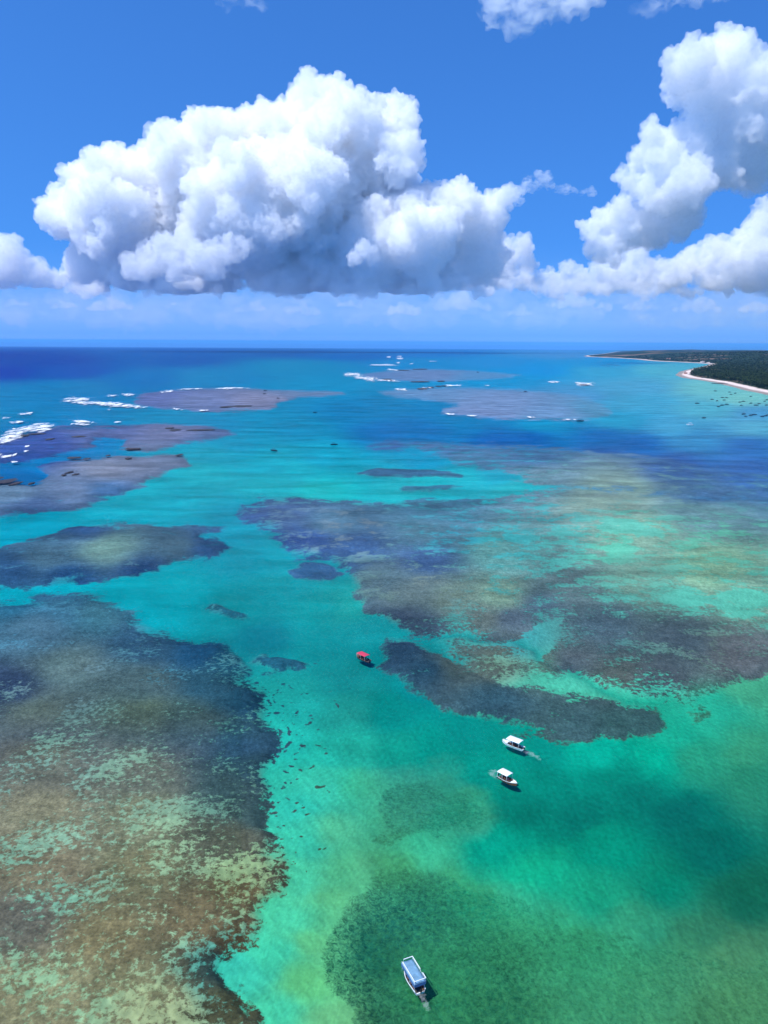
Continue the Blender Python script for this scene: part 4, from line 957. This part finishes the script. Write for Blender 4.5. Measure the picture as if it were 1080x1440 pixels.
def cloud(name, label, D, blobs, seed, base=None, vox=26.0, dens=0.012, wisp=0, kids=(15, 7), depth=0.8, group=None, rough=1.0, zs=1.0, over=0.2):
    rg = np.random.default_rng(seed); VS = []; FS = []; n0 = 0; k = D / FPX; ytop = min(b[1] - b[2] for b in blobs)
    def put(c, r, sub, sq=1.0):
        nonlocal n0
        v, f = ICO[sub]; VS.append(c + v * np.array([r, r, r * sq])); FS.append(f + n0); n0 += len(v)
    def rdir(up):
        q = rg.normal(size=3); q[2] += up; return q / np.linalg.norm(q)
    for bx, by, br in blobs:
        kk = (D + rg.uniform(-1, 1) * depth * br * k + (over * k * max(0.0, by - ytop - 0.35 * (base - ytop)) if base else 0.0)) / FPX; c = pxdist(bx, by, kk * FPX); R = br * kk; put(c, R * 0.86, 3, zs)
        for _ in range(kids[0]):
            d = rdir(0.35); r2 = R * rg.uniform(0.24, 0.46); c2 = c + d * (R * 0.86 - r2 * 0.25) * np.array([1, 1, zs]); put(c2, r2, 2, zs)
            for _ in range(kids[1]):
                d3 = rdir(0.3) + d * 0.6; d3 /= np.linalg.norm(d3); r3 = r2 * rg.uniform(0.25, 0.5); put(c2 + d3 * r2 * 0.9 * np.array([1, 1, zs]), r3, 1, zs)
    V = np.concatenate(VS); F = np.concatenate(FS)
    def remesh(me):
        o = bpy.data.objects.new('puffs', me); COL.objects.link(o)
        md = o.modifiers.new('r', 'REMESH'); md.mode = 'VOXEL'; md.voxel_size = vox; md.use_smooth_shade = True
        ev = o.evaluated_get(bpy.context.evaluated_depsgraph_get()); out = bpy.data.meshes.new_from_object(ev)
        bpy.data.objects.remove(o); bpy.data.meshes.remove(me); return out
    out = remesh(np_mesh('puffs', V, F))
    nv = len(out.vertices); co = np.empty(nv * 3, np.float32); out.vertices.foreach_get('co', co); co = co.reshape(-1, 3).astype(float)
    nr = np.empty(nv * 3, np.float32); out.vertex_normals.foreach_get('vector', nr); nr = nr.reshape(-1, 3)
    s = vox * 10
    def billow(sc, sd): return 1 - 2 * np.abs(fbm(co[:, 0] / sc, co[:, 1] / sc, co[:, 2] / sc, 2, sd))
    dsp = (billow(s * 2.4, 3) - 0.5) * vox * 5.0 + (billow(s * 1.0, 8) - 0.5) * vox * 4.6 + (billow(s * 0.42, 12) - .5) * vox * 3.8
    co = co + nr * (dsp * rough)[:, None]
    if base is not None:
        zb = pxdist(540, base, D)[2] + vox * 4.5 * fbm(co[:, 0] / (vox * 16), co[:, 1] / (vox * 16), oct=4, seed=5)
        lowz = co[:, 2] < zb; co[:, 2] = np.where(lowz, zb - (zb - co[:, 2]) * 0.16, co[:, 2])
    out.vertices.foreach_set('co', co.astype(np.float32).ravel()); out.update()
    out = remesh(out); out.name = name; out.materials.clear()
    out.polygons.foreach_set('use_smooth', np.ones(len(out.polygons), bool))
    ob = link(name, out, cloud_mat(name + '_vapour', dens, wisp)); tag(ob, label, 'cloud', group)
    print(name, nv); return ob
MAIN = [(90,303,30),(78,298,20),(120,310,40),(150,245,36),(140,270,45),(165,310,60),(215,255,45),(235,215,34),(235,290,70),(300,205,40),(322,180,24),(330,240,66),(285,250,55),(390,200,44),(420,165,30),(440,143,30),(470,150,30),(455,190,56),(505,165,30),(520,205,50),(556,165,26),(565,190,26),(560,225,32),(430,260,86),(500,280,72),(350,310,84),(255,345,70),(180,360,50),(130,370,40),(430,350,70),(520,350,62),(600,292,34),(640,285,30),(590,340,56),(650,330,44),(690,300,26),(715,278,14),(680,365,34),(300,370,45),(380,380,40),(480,385,40),(570,385,40),(620,380,34)]
cloud('cumulus_cloud', 'huge heaped white cumulus with flat blue grey base over the open sea', 18000, MAIN, 4, 406, 17.0, 0.0062, 0, (17, 10), 0.9)
TOWER = [(1022,62,26),(1040,78,26),(1000,80,30),(970,95,34),(955,112,24),(985,120,40),(1030,110,44),(1062,120,36),(1085,130,40),(950,135,20),(1000,150,40),(1050,165,50),(1090,190,50),(1010,190,40),(975,200,36),(1050,230,44),(1000,235,40),(920,185,18),(925,205,24),(905,225,22),(940,230,34),(965,260,40),(880,250,16),(895,262,18),(925,275,34),(960,300,36),(870,295,18),(850,310,22),(828,322,18),(840,340,24),(880,320,34),(920,320,34),(860,350,24)]
cloud('cumulus_cloud', 'leaning white cumulus tower rising at the right edge of the sky', 16000, [(a, b, c * 0.88) for a, b, c in TOWER], 5, 372, 17.0, 0.0050, 0, (16, 9), 0.9)
cloud('cumulus_cloud', 'white cumulus bank low at the right edge beneath the leaning tower', 18500, [(1078,310,24),(1090,335,30),(1055,345,26),(1035,350,18),(1010,348,16),(1000,365,24),(970,372,22),(1040,372,30),(1080,372,34),(945,385,20),(1010,388,24),(1060,392,26)], 8, 404, 19.0, 0.0042, 0, (15, 7), 0.8)
cloud('cumulus_cloud', 'low broken cumulus between the great cloud and the leaning tower', 20000, [(735,346,14),(742,358,12),(712,350,15),(690,358,16),(715,366,20),(665,385,24),(745,372,12),(700,388,22),(650,392,20),(735,390,16)], 11, 408, 17.0, 0.0042, 0, (14, 7), 0.8)
cloud('cumulus_cloud', 'small pale cumulus puffs under the foot of the leaning tower', 20500, [(900,352,14),(890,364,14),(870,378,18),(850,392,22),(875,398,18),(830,398,16),(812,388,13),(797,380,12),(790,396,16),(770,392,14),(755,398,13),(840,372,12),(925,380,15),(905,385,20),(905,398,18),(935,396,16)], 12, 412, 17.0, 0.0038, 0, (15, 8), 0.8)
cloud('cumulus_cloud', 'white cumulus cut by the left edge of the sky beside the great cloud', 18500, [(-20,350,30),(10,362,26),(30,378,22),(5,385,24),(55,390,20),(-40,380,40),(45,395,16),(80,395,14)], 14, 406, 19.0, 0.0036, 0, (14, 7), 0.8)
cloud('cumulus_cloud', 'bright low cumulus puff in front of the base of the great cloud', 15800, [(260,348,20),(235,352,18),(215,366,22),(190,378,18),(285,362,22),(320,352,18),(345,350,14),(300,375,20),(250,378,22)], 17, 396, 21.0, 0.0042, 0, (15, 8), 0.6)
cloud('cumulus_cloud', 'small round puff below the centre of the great cloud', 15600, [(512,352,15),(500,362,10),(522,362,9)], 19, 376, 13.0, 0.0050, 0, (13, 7), 0.6)
cloud('cumulus_cloud', 'torn grey scud hanging along the base of the great cloud', 17800, [(100 + 34 * i, 402 + 7 * math.sin(i * 2.3), 15 + 5 * math.sin(i * 1.7)) for i in range(19)], 51, None, 24.0, 0.0075, 420, (10, 5), 0.9, None, 1.2, 0.55)
cloud('cumulus_cloud', 'torn pale scud along the base of the clouds at right', 18800, [(755 + 30 * i, 404 + 6 * math.sin(i * 2.9), 15 + 4 * math.sin(i * 1.3)) for i in range(12)], 53, None, 24.0, 0.0060, 420, (10, 5), 0.9, None, 1.2, 0.55)
for i, (bx, by, br) in enumerate([(25,428,9),(98,433,7),(165,426,8),(240,434,7),(345,430,8),(420,436,6),(505,429,9),(575,433,8),(648,428,10),(715,434,8),(790,426,10),(850,432,9),(915,427,10),(985,433,8),(1045,428,10)]):
    br *= 0.6 + 0.5 * ((i * 37) % 11) / 5; bx += 14 * math.sin(i * 5.1); by += 4 * math.sin(i * 3.7)
    cloud('distant_cloud', 'tiny pale cumulus in the row far off just above the horizon', 38000, [(bx + dx * br, by + dy * br, br * q) for dx, dy, q in ((0, 0, 1.0), (-1.3, .25, .7), (1.2, .2, .75), (2.2, .4, .5), (-2.3, .45, .45), (.4, -.6, .6))], 60 + i, by + br * .7, 46.0, 0.0006 + 0.0006 * ((i * 5) % 4) / 3, 0, (8, 4), 0.8, 'far row of small clouds', 1.0, 0.6)
# thin high and far clouds
cloud('stratus_cloud', 'long faint cloud bank lying just above the horizon', 34000, [(-60 + 40 * i, 430 + 8 * math.sin(i * 1.3), 30 + 5 * abs(math.sin(i * 3.3))) for i in range(31)], 23, None, 80.0, 0.00032, 900, (8, 3), 0.6, None, 1.0, 0.8)
cloud('wispy_cloud', 'soft white cloud cut by the top edge of the picture', 6000, [(695,16,16),(725,8,28),(765,8,30),(795,2,26),(750,24,18),(820,-8,22),(740,-24,34)], 29, None, 12.0, 0.012, 130, (12, 5), 0.9, None, 1.3, 0.75)
cloud('wispy_cloud', 'thin streak of cloud in the top right corner', 6500, [(900,14,9),(920,9,10),(940,5,11),(960,1,11),(985,-3,11),(1010,-8,12)], 31, None, 9.0, 0.006, 110, (10, 4), 0.9, None, 1.3, 0.5)
cloud('wispy_cloud', 'short wisp right of the great cloud', 9500, [(742,260,9),(752,257,10),(764,254,11),(730,264,9),(720,272,10),(715,284,12)], 33, None, 10.0, 0.010, 90, (10, 4), 0.8, None, 1.3, 0.8)
cloud('wispy_cloud', 'thin level streak of cloud above the low broken cumulus', 9500, [(784,267,5),(796,267,6),(808,268,7),(820,269,7),(832,270,6)], 35, None, 8.0, 0.010, 80, (10, 4), 0.8, None, 1.0, 0.6)
cloud('wispy_cloud', 'faint patch of cloud at the top edge above the great cloud', 6500, [(325,4,11),(340,4,12),(352,8,11),(366,2,11)], 37, None, 9.0, 0.005, 100, (10, 4), 0.8, None, 1.3, 0.7)

# ------------------------------------------------------------------ sea air
def build_haze():
    t = NT('haze_material'); v = t.n('ShaderNodeVolumePrincipled'); v.inputs['Density'].default_value = 1.5e-5
    v.inputs['Color'].default_value = (0.22, 0.56, 0.95, 1); v.inputs['Anisotropy'].default_value = 0.1
    t.l(v.outputs[0], t.out.inputs['Volume'])
    m = MB().box(-95000, 95000, -95000, 95000, -40, 330)
    tag(m.build('haze', t.m), 'thin bluish sea haze', None, None, 'stuff')
build_haze()

def build_added_haze():  # extra haze layers, added to pale the cloud bases and the horizon
    t = NT('added_haze_material'); v = t.n('ShaderNodeVolumeScatter'); v.inputs['Color'].default_value = (0.66, 0.82, 1.0, 1)
    z = t.n('ShaderNodeSeparateXYZ'); t.l(t.pos(), z.inputs[0]); top = float(pxdist(540, 340, 14500)[2])
    up = t.maprange(z.outputs[2], 335, 560, 0, 1); dn = t.maprange(z.outputs[2], 700, top, 1, 0)
    t.l(t.math('MULTIPLY', t.math('MULTIPLY', up, t.math('MULTIPLY', dn, dn)), 0.0003), v.inputs['Density'])
    t.l(v.outputs[0], t.out.inputs['Volume'])
    tag(MB().box(-26000, 26000, 13200, 14800, 334, top).build('added_haze_bank', t.m), 'added pale bluish haze hanging under the clouds', None, None, 'stuff')
    u = NT('added_far_haze_material'); v = u.n('ShaderNodeVolumeScatter'); v.inputs['Color'].default_value = (0.85, 0.88, 0.95, 1)
    z = u.n('ShaderNodeSeparateXYZ'); u.l(u.pos(), z.inputs[0]); dn = u.maprange(z.outputs[2], 400, 1500, 1, 0)
    u.l(u.math('MULTIPLY', u.math('MULTIPLY', dn, dn), 0.00005), v.inputs['Density']); u.l(v.outputs[0], u.out.inputs['Volume'])
    tag(MB().box(-40000, 40000, 24000, 30000, 334, 1500).build('added_haze_bank', u.m), 'added pale far haze over the sea horizon', None, None, 'stuff')
build_added_haze()
